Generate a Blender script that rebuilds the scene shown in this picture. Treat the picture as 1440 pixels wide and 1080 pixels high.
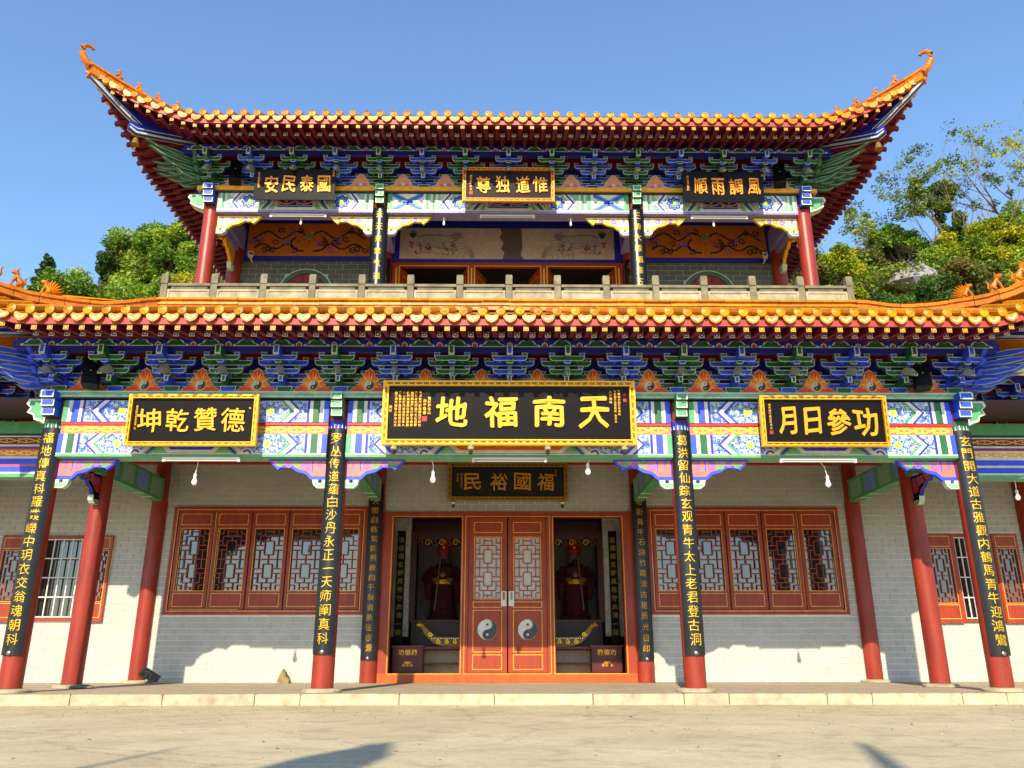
import bpy, bmesh, math, random
import numpy as np
from mathutils import Matrix, Vector
random.seed(7)
rng = np.random.default_rng(7)
R = math.radians
scene = bpy.context.scene
for o in list(bpy.data.objects): bpy.data.objects.remove(o)

# ------------------------------------------------------------------ camera, sky, sun, exposure
cam = bpy.data.cameras.new('camera'); camo = bpy.data.objects.new('camera', cam)
scene.collection.objects.link(camo); scene.camera = camo
cam.sensor_width = 36; cam.lens = 28.84; cam.clip_start = .05; cam.clip_end = 2000
camo.location = (-.106, -12.6, .504)
camo.rotation_euler = (R(90 + 18.298), R(.05), R(-.657))
SUN_EL, SUN_AZ = 31.0, 9.7          # azimuth: degrees to the left of straight behind the viewer
world = bpy.data.worlds.new('World'); scene.world = world; world.use_nodes = True
nt = world.node_tree; bg = nt.nodes['Background']
sky = nt.nodes.new('ShaderNodeTexSky'); sky.sky_type = 'NISHITA'; sky.sun_disc = False
sky.sun_elevation = R(SUN_EL); sky.sun_rotation = R(180 + SUN_AZ)
sky.air_density = 1.25; sky.dust_density = .3; sky.ozone_density = 5.5; sky.altitude = 100
nt.links.new(sky.outputs[0], bg.inputs[0]); bg.inputs[1].default_value = .15
sd = bpy.data.lights.new('sun', 'SUN'); sd.energy = 4.2; sd.angle = R(.5); sd.color = (1, .865, .66)
so = bpy.data.objects.new('sun', sd); scene.collection.objects.link(so)
sv = Vector((-math.sin(R(SUN_AZ)) * math.cos(R(SUN_EL)), -math.cos(R(SUN_AZ)) * math.cos(R(SUN_EL)), math.sin(R(SUN_EL))))
so.rotation_euler = sv.to_track_quat('Z', 'Y').to_euler(); so.location = (-6, -30, 25)
vs = scene.view_settings
vs.view_transform = 'Standard'; vs.look = 'None'; vs.gamma = 1; vs.use_curve_mapping = False; vs.exposure = .8
scene.cycles.max_bounces = 8; scene.cycles.diffuse_bounces = 4
scene.cycles.use_denoising = True

# ------------------------------------------------------------------ helpers
def lin(c):
    if isinstance(c, str): c = tuple(int(c[i:i + 2], 16) / 255 for i in (0, 2, 4))
    return tuple((x / 12.92 if x <= .04045 else ((x + .055) / 1.055) ** 2.4) for x in c)
def mat(name, rough=.5, metal=0., amt=.12, scale=6., bump=.0, bscale=40., rnd=0., spec=.5, coat=0., detail=3., streak=None):
    m = bpy.data.materials.new(name); m.use_nodes = True; n = m.node_tree.nodes; l = m.node_tree.links
    b = n['Principled BSDF']; b.inputs['Roughness'].default_value = rough; b.inputs['Metallic'].default_value = metal
    b.inputs['Specular IOR Level'].default_value = spec; b.inputs['Coat Weight'].default_value = coat; b.inputs['Coat Roughness'].default_value = .1
    at = n.new('ShaderNodeAttribute'); at.attribute_name = 'Col'
    tc = n.new('ShaderNodeTexCoord'); geo = n.new('ShaderNodeNewGeometry')
    no = n.new('ShaderNodeTexNoise'); no.inputs['Scale'].default_value = scale; no.inputs['Detail'].default_value = detail; no.inputs['Roughness'].default_value = .65
    if streak:
        mp = n.new('ShaderNodeMapping'); mp.inputs['Scale'].default_value = streak
        l.new(geo.outputs['Position'], mp.inputs[0]); l.new(mp.outputs[0], no.inputs['Vector'])
    else: l.new(geo.outputs['Position'], no.inputs['Vector'])
    mr = n.new('ShaderNodeMapRange'); mr.inputs['From Min'].default_value = .3; mr.inputs['From Max'].default_value = .7
    mr.inputs['To Min'].default_value = 1 - amt; mr.inputs['To Max'].default_value = 1 + amt * .6
    l.new(no.outputs['Fac'], mr.inputs['Value']); fac = mr.outputs[0]
    if rnd:
        oi = n.new('ShaderNodeObjectInfo'); m2 = n.new('ShaderNodeMapRange')
        m2.inputs['To Min'].default_value = 1 - rnd; m2.inputs['To Max'].default_value = 1 + rnd
        l.new(oi.outputs['Random'], m2.inputs['Value'])
        mm = n.new('ShaderNodeMath'); mm.operation = 'MULTIPLY'; l.new(fac, mm.inputs[0]); l.new(m2.outputs[0], mm.inputs[1]); fac = mm.outputs[0]
    vm = n.new('ShaderNodeVectorMath'); vm.operation = 'SCALE'
    l.new(at.outputs['Color'], vm.inputs[0]); l.new(fac, vm.inputs['Scale']); l.new(vm.outputs[0], b.inputs['Base Color'])
    if bump:
        n2 = n.new('ShaderNodeTexNoise'); n2.inputs['Scale'].default_value = bscale; n2.inputs['Detail'].default_value = 4
        l.new(geo.outputs['Position'], n2.inputs['Vector'])
        bp = n.new('ShaderNodeBump'); bp.inputs['Strength'].default_value = bump; bp.inputs['Distance'].default_value = .01
        l.new(n2.outputs['Fac'], bp.inputs['Height']); l.new(bp.outputs[0], b.inputs['Normal'])
    # rougher where grimy
    r2 = n.new('ShaderNodeMapRange'); r2.inputs['To Min'].default_value = min(1, rough + .12); r2.inputs['To Max'].default_value = max(0, rough - .08)
    l.new(no.outputs['Fac'], r2.inputs['Value']); l.new(r2.outputs[0], b.inputs['Roughness'])
    return m
M = dict(
    paint=mat('painted_timber', .5, amt=.16, scale=9, bump=.15, bscale=60),
    lacquer=mat('red_lacquer', .38, amt=.3, scale=2.5, bump=.15, bscale=14, streak=(3, 3, .8), detail=6, spec=.4),
    tile=mat('glazed_tile', .34, amt=.34, scale=11, bump=.35, bscale=50, rnd=.28, spec=.3),
    stone=mat('weathered_stone', .85, amt=.4, scale=5, bump=.6, bscale=45, rnd=.06, detail=6),
    brick=mat('glazed_brick', .42, amt=.07, scale=5, bump=.05, rnd=.045),
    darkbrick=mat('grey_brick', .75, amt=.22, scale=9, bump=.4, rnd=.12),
    mortar=mat('mortar', .9, amt=.1, scale=8),
    gold=mat('gold_leaf', .38, metal=.35, amt=.15, scale=20, bump=.3, bscale=60),
    black=mat('black_lacquer', .3, amt=.25, scale=3, bump=.04, bscale=8, spec=.12), boardl=mat('board_lacquer', .3, amt=.25, scale=3, bump=.06, bscale=8),
    plastic=mat('plastic', .35, amt=.06),
    cloth=mat('cloth', .85, amt=.3, scale=8, bump=.4),
    leaf=mat('leaves', .55, amt=.25, scale=.6, rnd=.05, spec=.25),
    bark=mat('bark', .9, amt=.35, scale=4, bump=.6, bscale=12),
    soil=mat('hillside_soil', .95, amt=.4, scale=.6, bump=.8, bscale=3, detail=8),
    metal=mat('metal', .3, metal=.8, amt=.1),
)
# translucent light through leaves
b_ = M['leaf'].node_tree.nodes['Principled BSDF']
try: b_.inputs['Subsurface Weight'].default_value = 0
except Exception: pass
nn = M['leaf'].node_tree; tr = nn.nodes.new('ShaderNodeBsdfTranslucent'); mx = nn.nodes.new('ShaderNodeMixShader'); mx.inputs[0].default_value = .3
nn.links.new(b_.inputs['Base Color'].links[0].from_socket, tr.inputs[0]); nn.links.new(b_.outputs[0], mx.inputs[1]); nn.links.new(tr.outputs[0], mx.inputs[2])
nn.links.new(mx.outputs[0], nn.nodes['Material Output'].inputs[0])
# window glass: dark tinted, mirror like
g = bpy.data.materials.new('window_glass'); g.use_nodes = True; gb = g.node_tree.nodes['Principled BSDF']
gb.inputs['Base Color'].default_value = (.125, .12, .115, 1); gb.inputs['Metallic'].default_value = .85; gb.inputs['Roughness'].default_value = .04
gn = g.node_tree.nodes.new('ShaderNodeTexNoise'); gn.inputs['Scale'].default_value = 1.2; gbp = g.node_tree.nodes.new('ShaderNodeBump'); gbp.inputs['Strength'].default_value = .08
g.node_tree.links.new(gn.outputs['Fac'], gbp.inputs['Height']); g.node_tree.links.new(gbp.outputs[0], gb.inputs['Normal'])
M['glass'] = g
def lampmat(name, c, s):
    m = bpy.data.materials.new(name); m.use_nodes = True; b = m.node_tree.nodes['Principled BSDF']
    b.inputs['Base Color'].default_value = (*c, 1); b.inputs['Roughness'].default_value = .2
    return m
M['bulb'] = lampmat('bulb_glass', (.85, .85, .82), 0)

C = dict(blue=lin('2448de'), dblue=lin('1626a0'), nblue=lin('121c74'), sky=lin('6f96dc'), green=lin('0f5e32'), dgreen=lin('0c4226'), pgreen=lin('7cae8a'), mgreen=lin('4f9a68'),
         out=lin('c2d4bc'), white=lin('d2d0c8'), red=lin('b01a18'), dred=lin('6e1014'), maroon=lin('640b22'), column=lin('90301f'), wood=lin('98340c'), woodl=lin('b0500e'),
         gold=lin('e6a818'), yellow=lin('f6cf1c'), orange=lin('ea6a18'), salmon=lin('cc7060'), pink=lin('c44c50'), purple=lin('8a58b8'), brown=lin('5a2c20'),
         black=lin('0e0d0d'), dark=lin('122430'), tile=lin('c47c04'), tiley=lin('c68404'), tileo=lin('c06e06'), stone=lin('b4a98a'), stoned=lin('8f8468'), grey=lin('8c8c88'),
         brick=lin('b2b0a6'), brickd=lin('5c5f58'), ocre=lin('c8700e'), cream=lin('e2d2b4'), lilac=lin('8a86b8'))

class MB:
    def __init__(s): s.v = []; s.f = []; s.c = []; s.m = []; s.T = Matrix.Identity(4); s.mi = 0
    def add(s, vs, fs, col):
        if isinstance(col, str): col = C[col]
        b = len(s.v); T = s.T
        for p in vs: s.v.append(tuple(T @ Vector(p)))
        for f in fs: s.f.append([b + i for i in f]); s.c.append(col); s.m.append(s.mi)
    def box(s, x0, x1, y0, y1, z0, z1, col):
        s.add([(x0, y0, z0), (x1, y0, z0), (x1, y1, z0), (x0, y1, z0), (x0, y0, z1), (x1, y0, z1), (x1, y1, z1), (x0, y1, z1)],
              [(0, 3, 2, 1), (4, 5, 6, 7), (0, 1, 5, 4), (1, 2, 6, 5), (2, 3, 7, 6), (3, 0, 4, 7)], col)
    def prism(s, P, y0, y1, col):          # polygon in x,z (counter-clockwise seen from the front), from y0 (front) to y1
        n = len(P)
        s.add([(x, y0, z) for x, z in P] + [(x, y1, z) for x, z in P],
              [tuple(range(n)), tuple(range(2 * n - 1, n - 1, -1))] + [(i, i + n, (i + 1) % n + n, (i + 1) % n) for i in range(n)], col)
    def flat(s, P, y, col): s.add([(x, y, z) for x, z in P], [tuple(range(len(P)))], col)
    def rect(s, x0, x1, z0, z1, y, col): s.flat([(x0, z0), (x1, z0), (x1, z1), (x0, z1)], y, col)
    def disc(s, x, z, r, y, col, n=12, a0=0): s.flat([(x + r * math.cos(a0 + 2 * math.pi * i / n), z + r * math.sin(a0 + 2 * math.pi * i / n)) for i in range(n)], y, col)
    def ribbon(s, pts, w, y, col):
        L = []; Rr = []
        for i, (x, z) in enumerate(pts):
            a = pts[max(0, i - 1)]; b = pts[min(len(pts) - 1, i + 1)]; dx, dz = b[0] - a[0], b[1] - a[1]; d = math.hypot(dx, dz) or 1
            ww = w[i] if isinstance(w, (list, tuple)) else w
            L.append((x - dz / d * ww / 2, z + dx / d * ww / 2)); Rr.append((x + dz / d * ww / 2, z - dx / d * ww / 2))
        n = len(pts)
        s.add([(x, y, z) for x, z in Rr] + [(x, y, z) for x, z in L], [(i, i + 1, i + 1 + n, i + n) for i in range(n - 1)], col)
    def frame(s, x0, x1, z0, z1, w, y, col):
        s.rect(x0, x1, z0, z0 + w, y, col); s.rect(x0, x1, z1 - w, z1, y, col); s.rect(x0, x0 + w, z0 + w, z1 - w, y, col); s.rect(x1 - w, x1, z0 + w, z1 - w, y, col)
    def fbox(s, x0, x1, z0, z1, w, y0, y1, col):   # frame of four bars
        s.box(x0, x1, y0, y1, z0, z0 + w, col); s.box(x0, x1, y0, y1, z1 - w, z1, col); s.box(x0, x0 + w, y0, y1, z0 + w, z1 - w, col); s.box(x1 - w, x1, y0, y1, z0 + w, z1 - w, col)
    def tube(s, pts, rad, n, col, cap=True, a0=0):
        pts = [Vector(p) for p in pts]; k = len(pts); V = []; up = None
        for i, p in enumerate(pts):
            d = (pts[min(k - 1, i + 1)] - pts[max(0, i - 1)]).normalized()
            if up is None: up = Vector((0, 0, 1)) if abs(d.z) < .9 else Vector((0, 1, 0))
            a = d.cross(up).normalized(); b = a.cross(d)
            r = rad[i] if isinstance(rad, (list, tuple)) else rad
            for j in range(n):
                t = a0 + 2 * math.pi * j / n; V.append(p + a * (r * math.cos(t)) + b * (r * math.sin(t)))
        F = [(i * n + j, i * n + (j + 1) % n, (i + 1) * n + (j + 1) % n, (i + 1) * n + j) for i in range(k - 1) for j in range(n)]
        if cap: F += [tuple(range(n - 1, -1, -1)), tuple((k - 1) * n + j for j in range(n))]
        s.add(V, F, col)
    def lathe(s, prof, n, c, col, cap=True):
        k = len(prof); V = [(c[0] + r * math.cos(2 * math.pi * j / n), c[1] + r * math.sin(2 * math.pi * j / n), c[2] + z) for r, z in prof for j in range(n)]
        F = [(i * n + j, i * n + (j + 1) % n, (i + 1) * n + (j + 1) % n, (i + 1) * n + j) for i in range(k - 1) for j in range(n)]
        if cap: F += [tuple(range(n - 1, -1, -1)), tuple((k - 1) * n + j for j in range(n))]
        s.add(V, F, col)
    def mesh(s, name, mats='paint', smooth=False):
        me = bpy.data.meshes.new(name); me.from_pydata(s.v, [], s.f)
        if isinstance(mats, str): mats = [mats]
        for m in mats: me.materials.append(M[m])
        at = me.color_attributes.new('Col', 'FLOAT_COLOR', 'CORNER')
        cnt = [len(f) for f in s.f]
        col = np.repeat(np.array([(*c, 1) for c in s.c], dtype=np.float32), cnt, axis=0)
        at.data.foreach_set('color', col.ravel())
        me.polygons.foreach_set('material_index', s.m)
        me.polygons.foreach_set('use_smooth', [smooth] * len(s.f))
        if smooth:
            try: me.set_sharp_from_angle(angle=R(40))
            except Exception: pass
        me.update(); return me
    def build(s, name, parent=None, mats='paint', smooth=False, kind=None): return link(name, s.mesh(name, mats, smooth), parent, kind=kind)
def link(name, me, parent=None, loc=None, rot=None, scl=None, mtx=None, kind=None, label=None):
    o = bpy.data.objects.new(name, me); scene.collection.objects.link(o)
    if parent is not None: o.parent = parent
    if mtx is not None: o.matrix_basis = mtx
    else:
        if loc is not None: o.location = loc
        if rot is not None: o.rotation_euler = rot
        if scl is not None: o.scale = scl
    if kind: o['kind'] = kind
    if label: o['label'] = label
    return o
def thing(name, label, cat, loc=(0, 0, 0), group=None, rot=None):
    o = bpy.data.objects.new(name, None); scene.collection.objects.link(o); o.location = loc
    if rot: o.rotation_euler = rot
    o['label'] = label; o['category'] = cat
    if group: o['group'] = group
    return o
def tag(o, label, cat, group=None):
    o['label'] = label; o['category'] = cat
    if group: o['group'] = group
    return o
def text_raw(s, size, off=.02, res=2, cuts=0):
    cu = bpy.data.curves.new('t', 'FONT'); cu.body = s; cu.size = size; cu.align_x = 'CENTER'; cu.align_y = 'CENTER'
    cu.offset = off * size; cu.resolution_u = res; cu.fill_mode = 'FRONT'
    ob = bpy.data.objects.new('t', cu); scene.collection.objects.link(ob)
    dg = bpy.context.evaluated_depsgraph_get(); me = bpy.data.meshes.new_from_object(ob.evaluated_get(dg))
    bpy.data.objects.remove(ob); bpy.data.curves.remove(cu)
    if cuts:       # slice into upright strips so that it can be bent round a post
        bm = bmesh.new(); bm.from_mesh(me); xs = [v.co.x for v in bm.verts]
        for i in range(1, cuts):
            x = min(xs) + (max(xs) - min(xs)) * i / cuts
            bmesh.ops.bisect_plane(bm, geom=bm.verts[:] + bm.edges[:] + bm.faces[:], plane_co=(x, 0, 0), plane_no=(1, 0, 0))
        bm.to_mesh(me); bm.free()
    V = [(v.co.x, v.co.y) for v in me.vertices]; F = [tuple(p.vertices) for p in me.polygons]; bpy.data.meshes.remove(me)
    if V:
        xs = [a for a, b in V]; ys = [b for a, b in V]; cx = (min(xs) + max(xs)) / 2; cy = (min(ys) + max(ys)) / 2
        w = max(max(xs) - min(xs), max(ys) - min(ys))
        V = [(x - cx, y - cy) for x, y in V]
    return V, F
_tc = {}
def char_mesh(ch, w, h, col, depth=.012, bendR=None, off=.02, m='gold', res=2):
    """a character as raised mesh in the x,z plane facing -y, w by h, optionally bent round a post of radius bendR"""
    key = (ch, w, h, col if isinstance(col, str) else tuple(col), depth, bendR, off, m)
    if key in _tc: return _tc[key]
    V, F = text_raw(ch, 1, min(off, 0), res, 8 if bendR else 0)
    p1, p2 = random.uniform(0, 6), random.uniform(0, 6)       # brush written: strokes sway a little
    V = [(x + .018 * math.sin(7 * y + p1) + .03 * y * math.sin(p2), y + .022 * math.sin(6 * x + p2)) for x, y in V]
    xs = [a for a, b in V]; ys = [b for a, b in V]
    ww = max(max(xs) - min(xs), .3); hh = max(max(ys) - min(ys), .3)
    if ch in '一': hh = ww
    sx, sz = w / ww, h / hh
    if ch in '日月': sx *= .72
    mb = MB(); P = []
    def pt(x, z, d):
        if bendR:
            a = x / bendR; return (math.sin(a) * (bendR + d), -math.cos(a) * (bendR + d), z)
        return (x, -d, z)
    n = len(V)
    from collections import Counter
    E = Counter()
    for f in F:
        for i in range(len(f)): E[(f[i], f[(i + 1) % len(f)])] += 1
    side = [(b, a, a + n, b + n) for (a, b) in E if (b, a) not in E]
    for k, (ox, oz) in enumerate([(0, 0)] if off <= .001 else [(-off, 0), (off, 0), (0, -off), (0, off)]):     # bold strokes
        dk = depth + .0007 * k
        P = [pt((x + ox) * sx, (y + oz) * sz, dk) for x, y in V] + [pt((x + ox) * sx, (y + oz) * sz, 0) for x, y in V]
        mb.add(P, [tuple(f) for f in F] + side, col)
    me = mb.mesh('character', m); _tc[key] = me; return me

A, B, W, D1 = 7.154, 2.692, 4.308, 1.774          # half spacings of the columns, depth of the hall wall, depth of the wing line
A2, U0, UW = 6.26, 2.786, 4.5                      # upper storey
DZ, DY = 5.43, 2.786

# ------------------------------------------------------------------ ground, terrace
def ground_material(name, c1, c2, c3, s1, s2, rough, bump):
    m = bpy.data.materials.new(name); m.use_nodes = True; n = m.node_tree.nodes; l = m.node_tree.links; b = n['Principled BSDF']
    geo = n.new('ShaderNodeNewGeometry')
    mp = n.new('ShaderNodeMapping'); mp.inputs['Scale'].default_value = (1, 1.2, 1); l.new(geo.outputs['Position'], mp.inputs[0])
    a = n.new('ShaderNodeTexNoise'); a.inputs['Scale'].default_value = s1; a.inputs['Detail'].default_value = 8; a.inputs['Roughness'].default_value = .7; l.new(mp.outputs[0], a.inputs[0])
    d = n.new('ShaderNodeTexNoise'); d.inputs['Scale'].default_value = s2; d.inputs['Detail'].default_value = 6; d.inputs['Roughness'].default_value = .75; l.new(geo.outputs['Position'], d.inputs[0])
    r = n.new('ShaderNodeValToRGB'); r.color_ramp.elements[0].position = .3; r.color_ramp.elements[0].color = (*c1, 1); r.color_ramp.elements[1].position = .7; r.color_ramp.elements[1].color = (*c2, 1)
    l.new(a.outputs['Fac'], r.inputs[0])
    r2 = n.new('ShaderNodeMapRange'); r2.inputs['From Min'].default_value = .3; r2.inputs['From Max'].default_value = .75; r2.inputs['To Min'].default_value = .82; r2.inputs['To Max'].default_value = 1.1
    l.new(d.outputs['Fac'], r2.inputs[0])
    vm = n.new('ShaderNodeVectorMath'); vm.operation = 'SCALE'; l.new(r.outputs[0], vm.inputs[0]); l.new(r2.outputs[0], vm.inputs['Scale'])
    vo = n.new('ShaderNodeTexVoronoi'); vo.feature = 'DISTANCE_TO_EDGE'; vo.inputs['Scale'].default_value = .45; l.new(a.outputs['Color'], vo.inputs['Vector']) if False else None
    wn = n.new('ShaderNodeVectorMath'); wn.operation = 'MULTIPLY_ADD'; wn.inputs[1].default_value = (.35, .35, 0); l.new(d.outputs['Color'], wn.inputs[0]); l.new(geo.outputs['Position'], wn.inputs[2]); l.new(wn.outputs[0], vo.inputs['Vector'])
    ck = n.new('ShaderNodeMapRange'); ck.inputs['From Min'].default_value = .0; ck.inputs['From Max'].default_value = .007; ck.inputs['To Min'].default_value = .62; ck.inputs['To Max'].default_value = 1; l.new(vo.outputs['Distance'], ck.inputs[0])
    gr = n.new('ShaderNodeTexNoise'); gr.inputs['Scale'].default_value = 160; gr.inputs['Detail'].default_value = 2; l.new(geo.outputs['Position'], gr.inputs[0])
    gm = n.new('ShaderNodeMapRange'); gm.inputs['From Min'].default_value = .35; gm.inputs['From Max'].default_value = .65; gm.inputs['To Min'].default_value = .8; gm.inputs['To Max'].default_value = 1.14; l.new(gr.outputs['Fac'], gm.inputs[0])
    st_ = n.new('ShaderNodeTexNoise'); st_.inputs['Scale'].default_value = 3.2; st_.inputs['Detail'].default_value = 7; st_.inputs['Distortion'].default_value = .6; l.new(geo.outputs['Position'], st_.inputs[0])
    sm_ = n.new('ShaderNodeMapRange'); sm_.inputs['From Min'].default_value = .52; sm_.inputs['From Max'].default_value = .68; sm_.inputs['To Min'].default_value = 1; sm_.inputs['To Max'].default_value = .8; l.new(st_.outputs['Fac'], sm_.inputs[0])
    f_ = gm.outputs[0]
    for o_ in (ck.outputs[0], sm_.outputs[0], r2.outputs[0]):
        q_ = n.new('ShaderNodeMath'); q_.operation = 'MULTIPLY'; l.new(f_, q_.inputs[0]); l.new(o_, q_.inputs[1]); f_ = q_.outputs[0]
    l.new(f_, vm.inputs['Scale'])
    l.new(vm.outputs[0], b.inputs['Base Color']); b.inputs['Roughness'].default_value = rough
    bp = n.new('ShaderNodeBump'); bp.inputs['Strength'].default_value = bump; bp.inputs['Distance'].default_value = .01; l.new(d.outputs['Fac'], bp.inputs['Height']); l.new(bp.outputs[0], b.inputs['Normal'])
    return m
M['yard'] = ground_material('yard_concrete', lin('b4a480'), lin('d6c6a0'), None, .5, 14, .85, .35)
M['terr'] = ground_material('terrace_stone', lin('ab9a7e'), lin('c2b296'), None, 1.2, 20, .7, .2)
mb = MB(); mb.rect(0, 0, 0, 0, 0, 'stone')
mb = MB(); mb.add([(-400, -400, -.14), (400, -400, -.14), (400, 400, -.14), (-400, 400, -.14)], [(0, 1, 2, 3)], 'stone')
mb.build('courtyard_ground', None, 'yard', kind='structure')
mb = MB(); mb.box(-26, 26, -.36, 14, -.14, -.002, 'stone')
terr = mb.build('terrace_floor', None, 'terr', kind='structure')
x = -14.2; k = 0
while x < 14.2:
    w = random.choice([1.25, 1.3, 1.35, .62]) ; mb = MB(); e = .006
    y0 = -.6 + random.uniform(-.006, .006); z1 = .0 + random.uniform(-.004, .003)
    mb.box(x + e, x + w - e, y0, -.352, -.14, z1 - .008, C['stone']); mb.box(x + e + .008, x + w - e - .008, y0 + .008, -.352, z1 - .008, z1, C['stone'])
    t = random.uniform(.92, 1.08); mb.c = [tuple(min(1, q * t) for q in c) for c in mb.c]
    mb.build('kerb_stone', terr, 'stone'); x += w

# ------------------------------------------------------------------ the temple
hall = thing('temple_hall', 'two storey temple with yellow glazed roofs, red columns and blue green painted brackets', 'temple', (0, 0, 0))

# --- brick walls
def brick_wall(rects, Y, holes, keep, matname, col, joint, bw=.29, bh=.112, jt=.013, zbase=0, seed=1, kids=0, cull=None):
    """rects: list of (x0,x1,z0,z1); returns wall object with the first KIDS bricks as sub-parts and the rest joined"""
    rr = random.Random(seed); mb = MB()
    xs0 = min(r[0] for r in rects); xs1 = max(r[1] for r in rects); zs1 = max(r[3] for r in rects)
    # backing with openings
    zc = sorted({r[2] for r in rects} | {r[3] for r in rects} | {h[2] for h in holes} | {h[3] for h in holes}); xc = sorted({xs0, xs1} | {h[0] for h in holes} | {h[1] for h in holes})
    for i in range(len(xc) - 1):
        for j in range(len(zc) - 1):
            cx, cz = (xc[i] + xc[i + 1]) / 2, (zc[j] + zc[j + 1]) / 2
            if any(h[0] < cx < h[1] and h[2] < cz < h[3] for h in holes): continue
            mb.box(xc[i], xc[i + 1], Y + .008, Y + .25, zc[j], zc[j + 1], joint)
    wall = mb.build('brick_wall', hall, 'mortar')
    L = []; row = 0; z = zbase
    while z < zs1:
        x = xs0 - (bw / 2 if row % 2 else 0)
        while x < xs1:
            a, b_ = max(x + jt / 2, xs0), min(x + bw - jt / 2, xs1); c, d = z + jt / 2, min(z + bh - jt / 2, zs1)
            segs = [(a, b_)]
            for h in holes:
                if h[2] < (c + d) / 2 < h[3]:
                    ns = []
                    for s0, s1 in segs:
                        if h[1] <= s0 or h[0] >= s1: ns.append((s0, s1)); continue
                        if h[0] > s0: ns.append((s0, h[0]))
                        if h[1] < s1: ns.append((h[1], s1))
                    segs = ns
            for s0, s1 in segs:
                if s1 - s0 > .03 and d - c > .02 and not (cull and cull(s0, s1, c, d)): L.append((s0, s1, c, d))
            x += bw
        z += bh; row += 1
    full = [q for q in L if abs(q[1] - q[0] - (bw - jt)) < .002 and keep(q)]
    full.sort(key=lambda q: q[2] * 1.0 + abs(q[0]) * .25)
    ind = set(full[:kids])
    bm = MB(); bm.box(-(bw - jt) / 2, (bw - jt) / 2, -.004, .008, -(bh - jt) / 2, (bh - jt) / 2, col); me = bm.mesh('brick', matname)
    rest = MB()
    for q in L:
        if q in ind: link('brick', me, wall, loc=((q[0] + q[1]) / 2, Y - rr.uniform(0, .002), (q[2] + q[3]) / 2))
        else:
            t = rr.uniform(.95, 1.04); rest.box(q[0], q[1], Y - .004 - rr.uniform(0, .002), Y + .008, q[2], q[3], tuple(k * t for k in col))
    if rest.v: rest.build('brickwork', wall, matname, kind='stuff')
    return wall
holes = [(2.86, 6.82, 1.27, 3.405), (-6.82, -2.86, 1.27, 3.405), (-2.53, 2.53, 0, 3.30), (-10.24, -7.98, 1.15, 2.82), (8.5, 10.46, 1.12, 2.87)]
brick_wall([(-13.5, 13.5, 0, 4.5)], W, holes, lambda q: q[3] < 1.3, 'brick', C['brick'], lin('eceae4'), kids=296, seed=3)

# upper storey wall
cull = lambda s0, s1, c, d: False
uh = [(-3.05, 3.05, 6.3, 10.3)]
R1 = .6
def moon(s0, s1, c, d):
    for sx in (-1, 1):
        if ((s0 + s1) / 2 - sx * 4.6) ** 2 + ((c + d) / 2 - 8.28) ** 2 < (R1 - .02) ** 2: return True
    return False
for q_ in ((-6.26, -3.05, 6.3, 9.12), (3.05, 6.26, 6.3, 9.12)):
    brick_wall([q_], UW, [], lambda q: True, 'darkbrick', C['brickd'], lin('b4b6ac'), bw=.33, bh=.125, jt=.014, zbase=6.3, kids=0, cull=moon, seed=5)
for sx in (-1, 1):
    mb = MB(); n = 32; cx, cz = sx * 4.6, 8.28
    for i in range(n):
        a, b_ = 2 * math.pi * i / n, 2 * math.pi * (i + 1) / n
        P = [(cx + r * math.cos(t), cz + r * math.sin(t)) for r, t in ((R1 - .09, a), (R1 + .01, a), (R1 + .01, b_), (R1 - .09, b_))]
        mb.prism(P, UW - .05, UW + .02, lin('3c5c48'))
        P2 = [(cx + r * math.cos(t), cz + r * math.sin(t)) for r, t in ((R1 + .01, a), (R1 + .035, a), (R1 + .035, b_), (R1 + .01, b_))]
        mb.prism(P2, UW - .04, UW + .02, 'out')
    o = mb.build('round_window', hall)
    mb = MB(); mb.disc(cx, cz, R1 - .09, UW - .012, lin('8a2018'), 32)
    for t in (-.3, -.1, .1, .3):
        h = math.sqrt((R1 - .09) ** 2 - t * t); mb.box(cx + t - .02, cx + t + .02, UW - .035, UW - .013, cz - h, cz + h, 'dred'); mb.box(cx - h, cx + h, UW - .03, UW - .013, cz + t - .02, cz + t + .02, 'dred')
    mb.build('shutter', o)
# the storey behind: plain side and back walls, floor slabs
mb = MB()
for sx in (-1, 1):
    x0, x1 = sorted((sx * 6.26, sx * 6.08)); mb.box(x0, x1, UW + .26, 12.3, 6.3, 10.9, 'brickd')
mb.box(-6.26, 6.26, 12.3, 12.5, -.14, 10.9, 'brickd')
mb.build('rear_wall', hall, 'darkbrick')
mb = MB(); mb.box(-6.36, 6.36, 1.12, 12.3, 6.18, 6.36, 'stone'); mb.box(-5.95, 5.95, .42, 1.12, 6.1, 6.22, 'stone'); mb.box(-7.4, 7.4, .02, 12.3, 4.52, 4.62, 'maroon'); mb.box(-6.2, 6.2, 3.1, 12.2, 10.5, 10.6, lin('3c1018'))
mb.build('floor_slab', hall, 'paint')

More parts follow.
